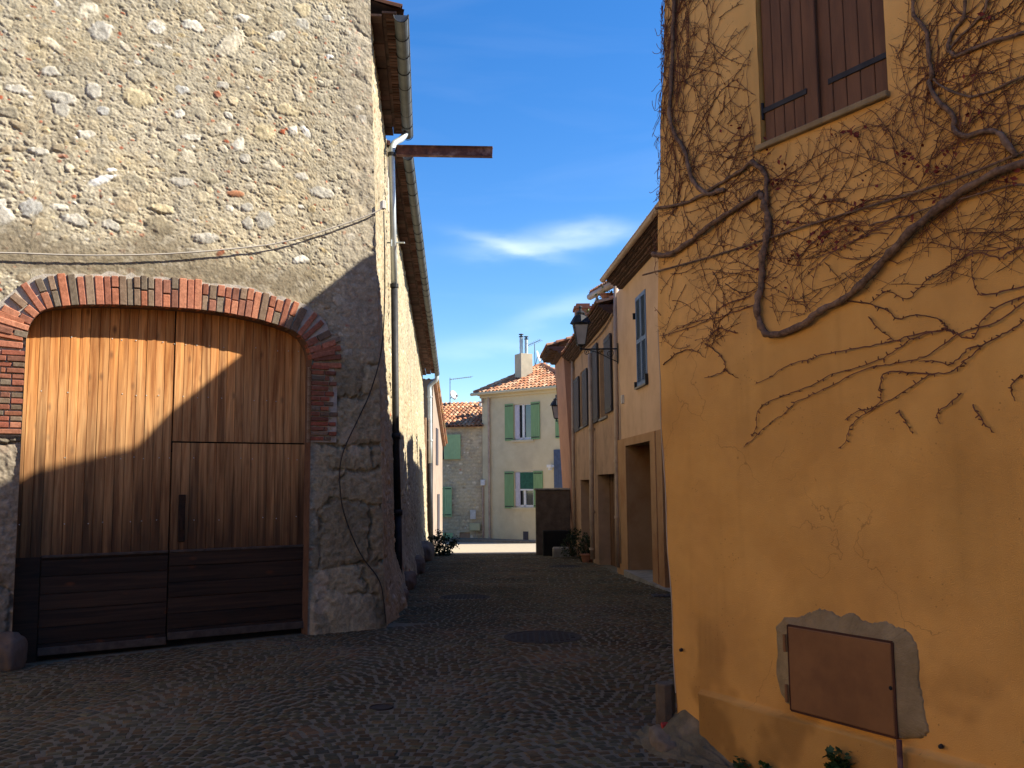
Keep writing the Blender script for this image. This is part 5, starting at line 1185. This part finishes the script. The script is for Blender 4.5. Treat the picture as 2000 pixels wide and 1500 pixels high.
a=aty(1138,622,27.0); mb=MB(); mb.obox((a[0],a[1],a[2]-.1),(.22,0,0),(0,.3,0),(0,0,.36),0,(1,1,1)); mb.obox((a[0],a[1],a[2]+.28),(.27,0,0),(0,.35,0),(0,0,.035),0,(1,1,1)); mb.obox((a[0],a[1],a[2]+.36),(.2,0,0),(0,.26,0),(0,0,.045),0,(1,1,1)); o=mb.build('brick_chimney',m_terra,origin=(a[0],a[1],a[2]-.4)); tag(o,'small dark red brick chimney behind the nearer lantern','chimney')
# --- house 4: pink house
b4=H3.P(U3,0)[:2]; H4=Fr(b4,(-.04,1)); 
if np.dot(H4.n,EYE-H4.p)<0: H4.n=-H4.n
pk=empty('pink_house',(b4[0],b4[1],-.7),'faded pink house at the end of the right-hand row','house')
U4=2.5; ZE4=float(aty(1092,708,31.5)[2])
lean=.05
mb=MB()
def lp(u,z,o=0): return H4.P(u,z,o+.02+lean*(z-0))
s0,sz0=H4.uz(1102,812); s1_=s0-.22; sz1=H4.uz(1102,748)[1]
us_=sorted([0,s1_,s0,U4]); zs_=[-1.4,sz0,sz1,ZE4]
for a,b in zip(us_[:-1],us_[1:]):
    for c,d in zip(zs_[:-1],zs_[1:]):
        if a==s1_ and c==sz0:
            for (p,q) in (((a,c),(a,d)),((b,c),(b,d)),((a,c),(b,c)),((a,d),(b,d))): mb.add([lp(*p),lp(*q),lp(*q,-.15),lp(*p,-.15)],[(0,1,2,3)])
            mb.add([lp(a,c,-.15),lp(b,c,-.15),lp(b,d,-.15),lp(a,d,-.15)],[(0,1,2,3)],1); continue
        mb.add([lp(a,c),lp(b,c),lp(b,d),lp(a,d)],[(0,1,2,3)])
mb.build('wall',[m_pink,m_dksh],pk)
mb=MB(); e=[lp(U4,-1.4),lp(U4,ZE4)]; mb.add([e[0],e[0]+np.array([6,0,0]),e[1]+np.array([6,0,0]),e[1]],[(0,1,2,3)]); e2=[lp(0,ZE4-.0),lp(0,-1.4)]; mb.add([e2[1],e2[1]+np.array([6,0,0]),e2[0]+np.array([6,0,0]),e2[0]],[(0,1,2,3)]); mb.add([e[1],e[1]+np.array([6,0,0]),e2[0]+np.array([6,0,0]),e2[0]],[(0,1,2,3)])
mb.build('rear_wall',m_pink,pk)
H4b=Fr(H4.P(0,0,.02+lean*ZE4)[:2],H4.d[:2]); H4b.n=H4.n
right_eave(H4b,-.2,U4+.25,ZE4+.14,.5,pk,gut=False,inx=3.2)
mb=MB()
for i in range(7): mb=MB(); H4b.box(mb,-.1+i*.42,-.02+i*.42,ZE4+.0,ZE4+.09,-.1,.46); mb.build('rafter_end',m_brownsh,pk)
# --- lanterns
def lantern(loc,arm_dir,arm,label,k=1.0):
    """wall lantern; loc = wall plate point; arm_dir horizontal unit vector out from the wall"""
    root=empty('wall_lantern',loc,label,'lantern','wall lanterns along the lane'); X=np.array(arm_dir,float); Yv=np.cross(Z3,X); c=np.array(loc,float)
    mb=MB()
    mb.obox(c+X*.012,X*.012,Yv*.03,Z3*.22*k,bev=.004)
    tip=c+X*arm+Z3*.10; mb.tube([c+Z3*.10,tip],.016*k,8)
    mb.tube(smoothpath([c-Z3*.18*k+X*.02,c+X*arm*.25-Z3*.10*k,c+X*arm*.5+Z3*.0,c+X*arm*.75+Z3*.07,tip]),.010*k,6)
    def scroll(ctr,r,turns,ph,sg=1):
        P=[]
        for i in range(int(26*turns)):
            w=ph+sg*i/26*2*math.pi; rr=r*(1-i/(26*turns)*.85); P.append(ctr+X*rr*math.cos(w)+Z3*rr*math.sin(w))
        mb.tube(P,.008*k,5)
    scroll(c+X*arm*.22-Z3*.0,.085*k,1.7,1.57); scroll(c+X*arm*.52+Z3*.045,.05*k,1.5,-1.57,-1); scroll(c+X*arm*.84+Z3*.03,.06*k,1.6,1.57,-1)
    mb.lathe(c+X*arm*.55+Z3*.10,[(.012,0),(.018,.02),(.012,.08),(.018,.09),(.004,.11)],8)
    mb.build('bracket',m_castiron,root,smooth=False)
    b=tip+Z3*.0; mb=MB(); rot=math.atan2(X[1],X[0])+math.pi/4; q=k*math.sqrt(2)
    mb.lathe(b,[(.03*k,-.03),(.045*k,0),(.02*k,.03),(.035*k,.06*k),(.075*q,.075*k),(.08*q,.10*k)],4,rot=rot)
    z0,z1,r0,r1=.10*k,.52*k,.085*q,.155*q
    for i in range(4):
        w=rot+i*math.pi/2; dv_=np.array([math.cos(w),math.sin(w),0]); mb.tube([b+dv_*r0+Z3*z0,b+dv_*r1+Z3*z1],.011*k,5)
    mb.lathe(b,[(r1*1.02,z1-.01),(r1*1.1,z1),(r1*1.08,z1+.03*k)],4,rot=rot)
    mb.lathe(b,[(r1*1.06,z1+.03*k),(r1*.95,z1+.08*k),(r1*.62,z1+.20*k),(r1*.45,z1+.22*k),(r1*.48,z1+.26*k),(r1*.15,z1+.32*k),(r1*.12,z1+.36*k),(r1*.2,z1+.38*k),(.004,z1+.43*k)],8,rot=rot)
    mb.build('lamp_head',m_castiron,root)
    mb=MB(); vs=[]
    for r_,z_ in ((r0*.97,z0),(r1*.97,z1)):
        for i in range(4): w=rot+i*math.pi/2; vs.append(b+np.array([math.cos(w)*r_,math.sin(w)*r_,z_]))
    mb.add(vs,[(i,(i+1)%4,4+(i+1)%4,4+i) for i in range(4)]); mb.build('glass_pane',M('lantern_glass',(.30,.31,.33),(.22,.23,.25),scale=3,rough=.25,spec=.8),root)
pl_=aty(1211,702,19.9); pl_[0]=H2.P(.3,0)[0]; 
lantern((pl_[0]-.01,19.85,float(aty(1211,690,19.85)[2])),(-1,0.02,0),.80,'black wrought-iron lantern on a scrolled bracket, the nearer and larger one',1.02)
a=aty(1087,822,33.0); lantern((a[0]+.62,33.0,float(a[2])-.1),(-1,0,0),.62,'black wall lantern beyond the pink house, the farther and smaller one',1.0)
mb=MB(); mb.obox((a[0]+1.7,34.2,float(a[2])-1.6),(1.05,0,0),(0,1.5,0),(0,0,3.0)); 
# grey box & wires by the pipe
mb2=MB(); c=aty(1216,780,19.4); mb2.obox(c,(.03,0,0),(0,.06,0),(0,0,.09),bev=.006); o=mb2.build('meter_box',m_plaster,origin=c); tag(o,'small pale box on the peach house wall under the lantern','junction box')
# --- dark stair wall and cabinet at the pink house
sw=empty('stair_wall',(1.2,29.7,-.7),'dark stained concrete wall block standing out from the pink house','wall')
pa=aty(1046,957,29.6); pb=aty(1108,957,29.6)
mb=MB(); mb.obox(((pa[0]+pb[0])/2+.05,29.85,(pa[2]-.9)/2),((pb[0]-pa[0])/2+.05,0,0),(0,.16,0),(0,0,(pa[2]+.9)/2),bev=.02); mb.build('wall',m_dkstone,sw)
mb=MB(); mb.obox(((pa[0]+pb[0])/2+.05,29.85,pa[2]+.02),((pb[0]-pa[0])/2+.09,0,0),(0,.2,0),(0,0,.03),bev=.01); mb.build('coping',m_concrete,sw)
qa=aty(1060,1036,29.4); qb=aty(1112,1036,29.4)
mb=MB(); mb.obox(((qa[0]+qb[0])/2,29.35,(qa[2]-.9)/2),((qb[0]-qa[0])/2,0,0),(0,.28,0),(0,0,(qa[2]+.9)/2),bev=.02)
for i in range(6): mb.obox((qa[0]+.07+i*.12,29.065,(qa[2]-.85)/2),(.02,0,0),(0,.006,0),(0,0,(qa[2]+.6)/2))
o=mb.build('storage_bin',m_black,origin=((qa[0]+qb[0])/2,29.35,-.7)); tag(o,'black slatted bin in front of the dark wall block','bin')
c=aty(1096,1078,28.4); mb=MB(); mb.obox((c[0]+.1,28.3,-.50),(.36,0,0),(0,.2,0),(0,0,.18),bev=.03); root=mb.build('stone_trough',m_concrete,origin=(c[0]+.1,28.3,-.7)); tag(root,'low stone planting trough on the ground before the black bin','trough')
c=aty(1118,1060,27.4); bush((c[0],27.6,-.55),(.30,.4,.42),900,.035,'dark shrub in the shade by the tan house doorway',31)
c=aty(1146,1065,25.4); bush((c[0]+.0,25.2,-.5),(.26,.45,.40),900,.035,'straggling potted shrub between the two beige downpipes',33)
mb=MB(); mb.lathe((c[0]-.02,25.0,-.56),[(.12,0),(.17,.24),(.19,.24),(.19,.28),(.15,.28)],14); o=mb.build('plant_pot',m_terra,origin=(c[0],25.0,-.56)); tag(o,'terracotta pot under the straggling shrub by the downpipe','flower pot')
c=aty(860,1062,30.3); bush((c[0],30.2,-.74),(.5,.5,.42),1500,.045,'dark bush at the far foot of the barn side wall',35)

# --- unseen houses left of and behind viewer, added for warm bounce, less sky
for nm,ft,zt,lab,mt in (('bounce_house_left',[(-9.2,6.6),(-9.2,-14),(-16,-14),(-16,6.6)],7.0,'unseen ochre house left of the barn gate, added to bounce warm light',M('warm_render',(.62,.40,.20),(.55,.34,.16),scale=2,rough=.95)),('bounce_house_rear',[(-9.0,-11),(7,-9),(8,-17),(-9,-18)],6.5,'unseen peach house behind the viewer, added to block sky and bounce warm light',M('warm_render_b',(.60,.36,.19),(.52,.30,.15),scale=2,rough=.95))):
    rt=empty(nm,(ft[0][0],ft[0][1],0),lab,'house'); prism(ft,-.5,zt).build('wall',mt,rt)
    cx_=sum(p[0] for p in ft)/4; cy_=sum(p[1] for p in ft)/4; mb=MB()
    for i in range(4):
        a=np.array(ft[i]); b=np.array(ft[(i+1)%4]); c_=np.array([cx_,cy_]); a=a+(a-c_)*.05; b=b+(b-c_)*.05; mb.add([(*a,zt+.04),(*b,zt+.04),(cx_,cy_,zt+1.8)],[(0,1,2)])
    mb.build('roof',m_tile,rt)
    f=Fr(ft[0],np.array(ft[1])-np.array(ft[0])); 
    if np.dot(f.n,np.array([-2.,0,0])-f.p)<0: f.n=-f.n
    for k in range(3):
        for z_ in (1.0,4.1):
            u_=2.5+k*4.5; mb=MB(); f.box(mb,u_,u_+.95,z_,z_+1.6,.005,.03); mb.build('window',m_glass,rt)
            for q in (-.55,1.0): mb=MB(); f.box(mb,u_+q,u_+q+.5,z_,z_+1.6,.005,.05); mb.build('shutter',m_blue,rt)
# --- taller neighbour behind the orange house (its eave throws the shade on the barn)
tn=empty('yellow_neighbour',(2.25,12.6,0),'ochre house between the orange house and the peach house','house')
eav=[(7.4,7.40),(9.21,7.36),(9.66,6.98),(9.80,7.12),(10.1,7.26),(10.7,7.5),(11.6,7.3),(13.3,6.2)]
xw=2.32
mb=MB()
for (ya,za),(yb,zb) in zip(eav[:-1],eav[1:]):
    if yb<=8.0: continue
    xa=max(xw,xw); mb.add([(xw,ya,-.6),(xw,yb,-.6),(xw,yb,zb),(xw,ya,za)],[(0,1,2,3)])
    mb.add([(xw,ya,za),(xw,yb,zb),(xw+6,yb,zb+1.2),(xw+6,ya,za+1.2)],[(0,1,2,3)])
mb.add([(xw,13.3,-.6),(xw+6,13.3,-.6),(xw+6,13.3,7.3),(xw,13.3,6.1)],[(0,1,2,3)])
mb.build('wall',m_orange3,tn)

# ================================================================= FAR HOUSES
fl=aty(943,1062,45.4)
HC=Fr(fl[:2],(1.25,-1.0))
if np.dot(HC.n,EYE-HC.p)<0: HC.n=-HC.n
ch=empty('cream_house',(fl[0],fl[1],-1.25),'cream house with green shutters and terracotta hip roof closing the lane','house')
WC=5.6; ec=HC.uz(943,772)[1]
wu=bx(HC,1004,1038,789,859); wl=bx(HC,1005,1042,921,991); vn=bx(HC,1022,1032,1038,1059)
wall_with_openings(HC,0,WC,-1.8,ec,[(*wu,.12),(*wl,.12)],m_cream,ch)
cB=HC.P(0,0)[:2]; cE=HC.P(WC,0)[:2]; inn=-HC.n[:2]
prism([tuple(cB),tuple(cE),tuple(cE+inn*6),tuple(cB+inn*6)],-1.8,ec,skip=(0,)).build('rear_wall',m_cream,ch)
# windows
def casement(fr,b,parent,label=None,blind=False):
    a,c,z0,z1=b; mb=MB(); fr.box(mb,a,c,z0,z1,-.16,-.12); w_=mb.build('window',m_glass,parent)
    mb=MB(); f=.07
    for (p,q,r,s_) in ((a,a+f,z0,z1),(c-f,c,z0,z1),(a,c,z0,z0+f*1.6),(a,c,z1-f*.6,z1),((a+c)/2-.06,(a+c)/2+.06,z0,z1)): fr.box(mb,p,q,r,s_,-.12,-.06)
    mb.build('frame',m_white,w_)
    if blind:
        mb=MB(); fr.box(mb,a+.04,c-.02,(z0+z1)/2+.02,z1-.04,-.055,-.03); mb.build('awning_blind',M('green_blind',(.03,.12,.075),(.02,.08,.05),scale=8,rough=.8),w_)
        mb=MB(); fr.box(mb,a,c,(z0+z1)/2-.05,(z0+z1)/2+.02,-.06,-.02); mb.build('transom',m_white,w_)
    if label: w_['label']=label
    return w_
casement(HC,wu,ch,'upper window with pale open casements'); casement(HC,wl,ch,'lower window half covered by a dark green blind',blind=True)
# an inward-turned pale leaf on the left of each
for b in (wu,wl):
    mb=MB(); HC.box(mb,b[0]+.06,b[0]+.32,b[2]+.06,b[3]-.04,-.055,-.015); HC.box(mb,b[0]+.07,b[0]+.31,b[2]+.2,b[3]-.2,-.015,-.008); mb.build('casement_leaf',M('lilac_white',(.50,.47,.52),(.42,.40,.45),rough=.6),ch)
    mb=MB(); HC.box(mb,b[0]-.15,b[1]+.15,b[2]-.10,b[2]-.005,-.02,.07); mb.build('sill',m_cream,ch)
sh=[(987,1003.5,789,861,'upper left green shutter folded back'),(1038,1055,785,858,'upper right green shutter folded back'),(986.5,1004,921,993,'lower left green shutter folded back'),(1043,1061,920,992,'lower right green shutter folded back'),(1085.5,1099,800,856,'green shutter of the next window, under the far lantern')]
for x0,x1,y0,y1,lab in sh:
    b=bx(HC,x0,x1,y0,y1); shutter_plain(HC,*b,.02,m_green,ch,lab)
b=bx(HC,1083,1101,878,953); shutter_plain(HC,*b,.03,m_dkblue,ch,'slate blue door-height shutter beside the dark wall block',straps=False)
mb=MB(); HC.box(mb,vn[0],vn[1],vn[2],vn[3],.0,.015); mb.build('vent',m_dksh,ch)
b=bx(HC,1076,1083,909,913); mb=MB(); 
HC.box(mb,b[0]-.02,b[1]+.02,b[2],b[3]+.03,.0,.30); HC.box(mb,b[0]+.02,b[1]-.1,b[2]-.12,b[2],.0,.24); 
o=mb.build('bracket_lamp',m_white,origin=HC.P(b[0],b[2])); tag(o,'small white hooded lamp on the cream wall beside the blue shutter','lamp')
# roof
RH=ec+.06; ov=.28
EL=HC.P(-ov,RH,ov); ER=HC.P(WC+ov,RH,ov); BL=HC.P(-ov,RH,-6-ov); BR=HC.P(WC+ov,RH,-6-ov)
AP=aty(1058,714,46.6); AP2=AP+np.array([*(inn*2.0),0])
mb=MB()
for tri in ((EL,ER,AP),(EL,AP,AP2,BL),(ER,BR,AP2,AP)): mb.add(list(tri),[tuple(range(len(tri)))],0,(.7,.5,.4))
eu_=HC.d; t_=((AP-EL)-eu_*np.dot(AP-EL,eu_)); SLp=np.linalg.norm(t_); ev_=t_/SLp; ua=np.dot(AP-EL,eu_); LW=WC+2*ov
def mk(u,v):
    f=v/SLp; return f<1 and ua*f-.05<u<LW-(LW-ua)*f+.05
tiles(mb,EL+Z3*.01,eu_,ev_,int(LW/.23)+1,int(SLp/.36)+1,w=.23,l=.36,mask=mk,r=.10)
# ridge tiles
for (p,q) in ((EL,AP),(ER,AP)):
    n_=int(np.linalg.norm(q-p)/.38)
    for i in range(n_):
        a=p+(q-p)*i/n_+Z3*.06; b_=p+(q-p)*(i+1.15)/n_+Z3*.05; c_=random.choice(TILECOL); mb.tube([a,b_],[.12,.10],7,0,c_)
mb.build('roof',m_tile,ch)
mb=MB(); HC.box(mb,-.06,WC+.1,RH-.22,RH-.06,.0,.12); HC.box(mb,-.12,WC+.1,RH-.1,RH+.0,.0,.22); mb.build('cornice',m_cream,ch)
mb=MB(); mb.tube([EL+HC.n*.06-Z3*.02-HC.d*.15,ER+HC.n*.06-Z3*.02],.075,8); mb.build('gutter',m_cream,ch)
mb=MB(); p_=HC.uz(955,790,.06)[0]; mb.tube([HC.P(p_,RH-.2,.08),HC.P(p_,-1.2,.08)],.055,8); mb.tube([HC.P(.05,RH-.15,.08),HC.P(.08,RH-.45,.08)],.045,8); mb.build('downpipe',m_pvc,ch)
# chimney with two flues
cc=aty(1023,738,45.6); ctop=aty(1023,692,45.6); dchim=np.array([math.cos(-.12),math.sin(-.12),0]); 
chm=MB(); hx=.36; hy=.40; a=math.radians(28); X_=np.array([math.cos(a),math.sin(a),0]); Y_=np.array([-math.sin(a),math.cos(a),0])
chm.obox((cc[0],cc[1],(cc[2]+ctop[2])/2-.4),X_*.33,Y_*.33,Z3*((ctop[2]-cc[2])/2+.4),bev=.01); chim=chm.build('chimney',M('chimney_render',(.50,.43,.31),(.42,.36,.26),scale=3,rough=.95,bump=.3),ch)
for (dx,rad,ht) in ((-.11,.085,1.02),(.14,.080,.88)):
    c=np.array([cc[0]+dx,cc[1],ctop[2]]); mb=MB(); mb.lathe(c,[(rad,0),(rad,ht*.3),(rad*1.12,ht*.3),(rad*1.12,ht*.34),(rad,ht*.34),(rad,ht*.62),(rad*1.12,ht*.62),(rad*1.12,ht*.66),(rad,ht*.66),(rad,ht*.84)],12); fp=mb.build('flue_pipe',m_zincl,chim,smooth=False)
    mb=MB(); mb.lathe(c+Z3*ht*.86,[(rad*1.4,0),(rad*1.4,.03),(rad*.5,.05),(rad*.5,.10),(rad*1.5,.11),(rad*1.3,.15)],12); mb.build('cowl',m_castiron,fp)
# aerials and dishes
def aerial(base,top,boom0,boom1,label,n=9,el=.16):
    root=empty('tv_aerial',base,label,'aerial','roof aerials'); mb=MB(); mb.tube([base,top],.022,6); mb.build('mast',m_zinc,root)
    mb=MB(); mb.tube([boom0,boom1],.014,5); d=np.array(boom1)-np.array(boom0); d/=np.linalg.norm(d); s_=np.cross(d,Z3); s_/=np.linalg.norm(s_); s_=s_*.8+Z3*.25
    for i in range(n): c=np.array(boom0)+(np.array(boom1)-np.array(boom0))*i/(n-1); mb.tube([c-s_*el,c+s_*el],.009,4)
    mb.build('antenna',m_zinc,root)
def dish(c,r,nrm,label,mast):
    root=empty('satellite_dish',c,label,'satellite dish','satellite dishes on the far roofs'); nrm=np.array(nrm,float); nrm/=np.linalg.norm(nrm); X=np.cross(nrm,Z3); X/=np.linalg.norm(X); Yv=np.cross(X,nrm)
    mb=MB(); prof=[(r*k/6,.16*r*(k/6)**2) for k in range(1,7)]; mb.lathe(c,prof+[(r*1.0,.16*r+.012),(r*.5,.03)],20,axes=(X,Yv,nrm)); mb.build('reflector',M('dish_grey',(.42,.42,.43),(.36,.36,.37),rough=.5),root,smooth=True)
    mb=MB(); mb.tube([np.array(c)-Yv*r,np.array(c)-Yv*r*.5+nrm*r*.95],.014,5); mb.obox(np.array(c)-Yv*r*.45+nrm*r*.95,X*.04,Yv*.04,nrm*.05); mb.tube([np.array(c)-nrm*.02,mast],.02,6); mb.build('feed_arm',m_zinc,root)
Ya=47.0
aerial(aty(1045,720,Ya),aty(1044,672,Ya),aty(1028,676,Ya+.3),aty(1056,664,Ya-.6),'comb-like television aerial on the cream house roof beside the chimney')
dish(aty(1050,697,Ya),.33,(.93,-.25,.25),'oval satellite dish on the cream house ridge beside the chimney',aty(1045,718,Ya))
Yb=49.5
aerial(aty(879,800,Yb),aty(879,738,Yb),aty(880,741,Yb-.2),aty(921,736,Yb+.8),'long television aerial on a mast above the old stone house roof',n=12,el=.13)
dish(aty(885,772,Yb-.1),.27,(.75,-.6,.3),'round satellite dish low on the mast above the stone house',aty(880,778,Yb))
# --- far stone house
HS=Fr(fl[:2],(-1.0,.22))
if np.dot(HS.n,EYE-HS.p)<0: HS.n=-HS.n
sh_=empty('old_stone_house',(fl[0]-.05,fl[1],-1.25),'old rubble stone house with pale green shutters left of the cream house','house')
es=HS.uz(903,835)[1]
o1_=bx(HS,900,868,849,897); o2_=bx(HS,883,853,951,1009); o3_=bx(HS,885,865,1041,1059); o4_=bx(HS,917,897,1040,1062)
def sb(t): a,b,c,d=t; return (min(a,b),max(a,b),c,d)
o1_,o2_,o3_,o4_=map(sb,(o1_,o2_,o3_,o4_))
_,_,H,CC=rubble_map(0,6.,-1.8,es+.1,.03,13,14,50,30)
_s2=sampler(0,-1.8,.03,H); _c2=sampler(0,-1.8,.03,CC*np.array([1.22,1.15,1.05]))
u=np.arange(0.02,5.6,.03); z=np.arange(-1.7,es,.03); U_,Z_=np.meshgrid(u,z)
course=.4*np.sin(Z_*2*math.pi/.17+5*fbm(U_*2,Z_*2,3,4)); 
P=HS.p[None,None]+HS.d*U_[...,None]+Z3*Z_[...,None]+HS.n*((_s2(U_,Z_)*1.2+.012*course-.03)[...,None])
cc_=_c2(U_,Z_)*(1+.12*course[...,None])
hole=(U_>o4_[0])&(U_<o4_[1])&(Z_<o4_[3])&(Z_>o4_[2]); cc_[hole]=(.012,.012,.012); P[hole]-=HS.n*.25
gridmesh(P,cc_,'wall',m_rubble,sh_,flip=True)
prism([tuple(HS.P(0,0,-.1)[:2]),tuple(HS.P(5.5,0,-.1)[:2]),tuple(HS.P(5.5,0,-6)[:2]),tuple(HS.P(0,0,-6)[:2])],-1.8,es-.1).build('rear_wall',m_tan,sh_)
m_pgreen=M('pale_green_paint',(.36,.52,.25),(.31,.46,.22),scale=5,rough=.7)
for b,lab,sp in ((o1_,'upper pale green shutter pair',False),(o2_,'lower pale green shutter pair with black straps',True)):
    m_=(b[0]+b[1])/2
    if sp: shutter_plain(HS,b[0],m_-.01,b[2],b[3],.05,m_pgreen,sh_,lab+', right leaf'); shutter_plain(HS,m_+.01,b[1],b[2],b[3],.05,m_pgreen,sh_,lab+', left leaf')
    else: shutter_plain(HS,b[0],b[1],b[2],b[3],.05,m_pgreen,sh_,lab,straps=False)
shutter_plain(HS,*o3_,.05,m_pgreen,sh_,'little pale green cellar shutter',straps=False)
mb=MB(); HS.box(mb,o1_[1]+.02,o1_[1]+.45,o1_[2],o1_[3],.0,.03); mb.build('window',m_glass,sh_)
q0=HS.P(-.1,es+.02,.22); up=(-HS.n*math.cos(.36)+Z3*math.sin(.36)); mb=MB(); mb.add([q0,q0+HS.d*5.6,q0+HS.d*5.6+up*4.2,q0+up*4.2],[(0,1,2,3)],0,(.7,.55,.45)); tiles(mb,q0+Z3*.01,HS.d,up,24,12,w=.23,l=.36,r=.10); mb.add([q0+up*4.2,q0+HS.d*5.6+up*4.2,q0+HS.d*5.6-HS.n*8,q0-HS.n*8],[(0,1,2,3)],0,(.6,.5,.4)); mb.build('roof',m_tile,sh_)
c=aty(938,790,48.5); mb=MB(); mb.lathe((c[0],c[1],c[2]-.3),[(.07,0),(.07,.42),(.16,.44),(.03,.5)],10); mb.build('roof_vent',m_zincl,sh_)
# boxes on the wall between the two houses
def wallbox(fr,x0,x1,y0,y1,o1,mat,name,label,cat,post=None):
    b=sb(bx(fr,x0,x1,y0,y1)); mb=MB(); fr.box(mb,*b,.02,o1,0,None,bev=.01); o=mb.build(name,mat,origin=fr.P(b[0],b[2],.02)); tag(o,label,cat)
    m2=MB(); fr.box(m2,b[0]+.03,b[1]-.03,b[2]+.03,b[3]-.03,o1,o1+.012); m2.build('cover',mat,o)
    if post: m3=MB(); m3.tube([fr.P((b[0]+b[1])/2,b[2],.08),fr.P((b[0]+b[1])/2,-1.3,.08)],.022,6); m3.build('post',m_pvc,o)
wallbox(HS,940,949,937,948,.16,m_white,'meter_box','square white box on the wall between the stone and cream houses','meter box')
wallbox(HS,919,939,1022,1036,.22,M('yellow_box',(.50,.47,.27),(.44,.41,.24),rough=.6),'letter_box','pale yellow letter box on a post before the stone house','letter box',post=True)
wallbox(HS,919,930,996,1014,.08,m_plaster,'meter_box','weathered white meter cupboard above the yellow letter box','meter box')
mb=MB(); u_=HS.uz(944,1000)[0]; mb.tube([HS.P(u_,HS.uz(944,948)[1],.06),HS.P(u_,-1.3,.06)],.05,8); o=mb.build('conduit',m_pvc,origin=HS.P(u_,-1.25,.06)); tag(o,'grey conduit running down below the square white box','pipe')
# kerb/pavement at the far houses
kz=float(gz(0,43)); mb=MB()
pa=HC.P(-.2,0,.0)[:2]; pb=HC.P(WC,0,0)[:2]; nn=HC.n[:2]
mb.add([(*pa,kz-.1),(*(pa+nn*.9),kz-.1),(*(pb+nn*.9),kz-.1),(*pb,kz-.1),(*pa,kz+.1),(*(pa+nn*.9),kz+.1),(*(pb+nn*.9),kz+.1),(*pb,kz+.1)],[(4,5,6,7),(1,2,6,5),(0,1,5,4)])
pc=HS.P(5.5,0,0)[:2]; ns=HS.n[:2]
mb.add([(*(pa+nn*.9),kz-.1),(*(pc+ns*.9),kz-.1),(*(pa+nn*.9),kz+.1),(*(pc+ns*.9),kz+.1),(*pc,kz+.1),(*pa,kz+.1)],[(0,1,3,2),(2,3,4,5)])
o=mb.build('pavement',M('pavement_mat',(.22,.19,.15),(.15,.13,.10),scale=6,rough=.95,bump=.4)); tag(o,kind='structure')
ys=np.linspace(31.2,60,40); xs=np.linspace(-25,25,60); GX,GY=np.meshgrid(xs,ys); GP=np.stack([GX,GY,gz(GX,GY)+.004],-1)
o=gridmesh(GP,np.ones_like(GP),'court_paving',M('pale_gravel',(.42,.36,.27),(.33,.28,.21),scale=9,rough=.95,bump=.5,bscale=30)); tag(o,kind='structure')
# --- small house behind the far downpipe, left
X3=-3.13
vh=empty('verge_house',(X3,37.5,-.95),'pinkish house with a sloping tiled verge behind the far downpipe','house')
za=float(aty(846,742,36.4)[2]); zb=float(aty(864,868,41.2)[2])
mb=MB(); mb.add([(X3,36.3,-1.5),(X3,41.2,-1.5),(X3,41.2,zb),(X3,36.3,za)],[(0,1,2,3)]); mb.add([(X3,36.3,-1.5),(X3-5,36.3,-1.5),(X3-5,36.3,za),(X3,36.3,za)],[(0,1,2,3)]); mb.add([(X3,41.2,-1.5),(X3-5,41.2,-1.5),(X3-5,41.2,zb),(X3,41.2,zb)],[(0,1,2,3)]); mb.build('wall',M('dull_render',(.34,.26,.20),(.27,.205,.16),scale=2,rough=.95,bump=.3),vh)
mb=MB(); q=np.array([X3+.14,41.35,zb+.02]); ev=np.array([0,36.3-41.35,za-zb]); SLn=np.linalg.norm(ev); ev=ev/SLn
mb.add([q,q+ev*SLn,q+ev*SLn+np.array([-5,0,0]),q+np.array([-5,0,0])],[(0,1,2,3)],0,(.7,.5,.4)); mb.add([q,q+ev*SLn,q+ev*SLn-Z3*.10,q-Z3*.10],[(0,1,2,3)],0,(.8,.6,.5)); mb.add([q-Z3*.1,q+ev*SLn-Z3*.1,q+ev*SLn-Z3*.1-np.array([.14,0,0]),q-Z3*.1-np.array([.14,0,0])],[(0,1,2,3)],0,(.6,.45,.4))
tiles(mb,q+np.array([-4.4,0,.02]),(1,0,0),ev,22,int(SLn/.34)); mb.build('roof',m_tile,vh)
for (ya_,yb_,za_,zb_) in ((37.6,38.6,2.4,3.9),(38.3,39.3,-1.3,1.2)):
    mb=MB(); mb.obox((X3+.01,(ya_+yb_)/2,(za_+zb_)/2),(.02,0,0),(0,(yb_-ya_)/2,0),(0,0,(zb_-za_)/2)); mb.build('door' if za_<0 else 'shutter',m_dksh,vh)
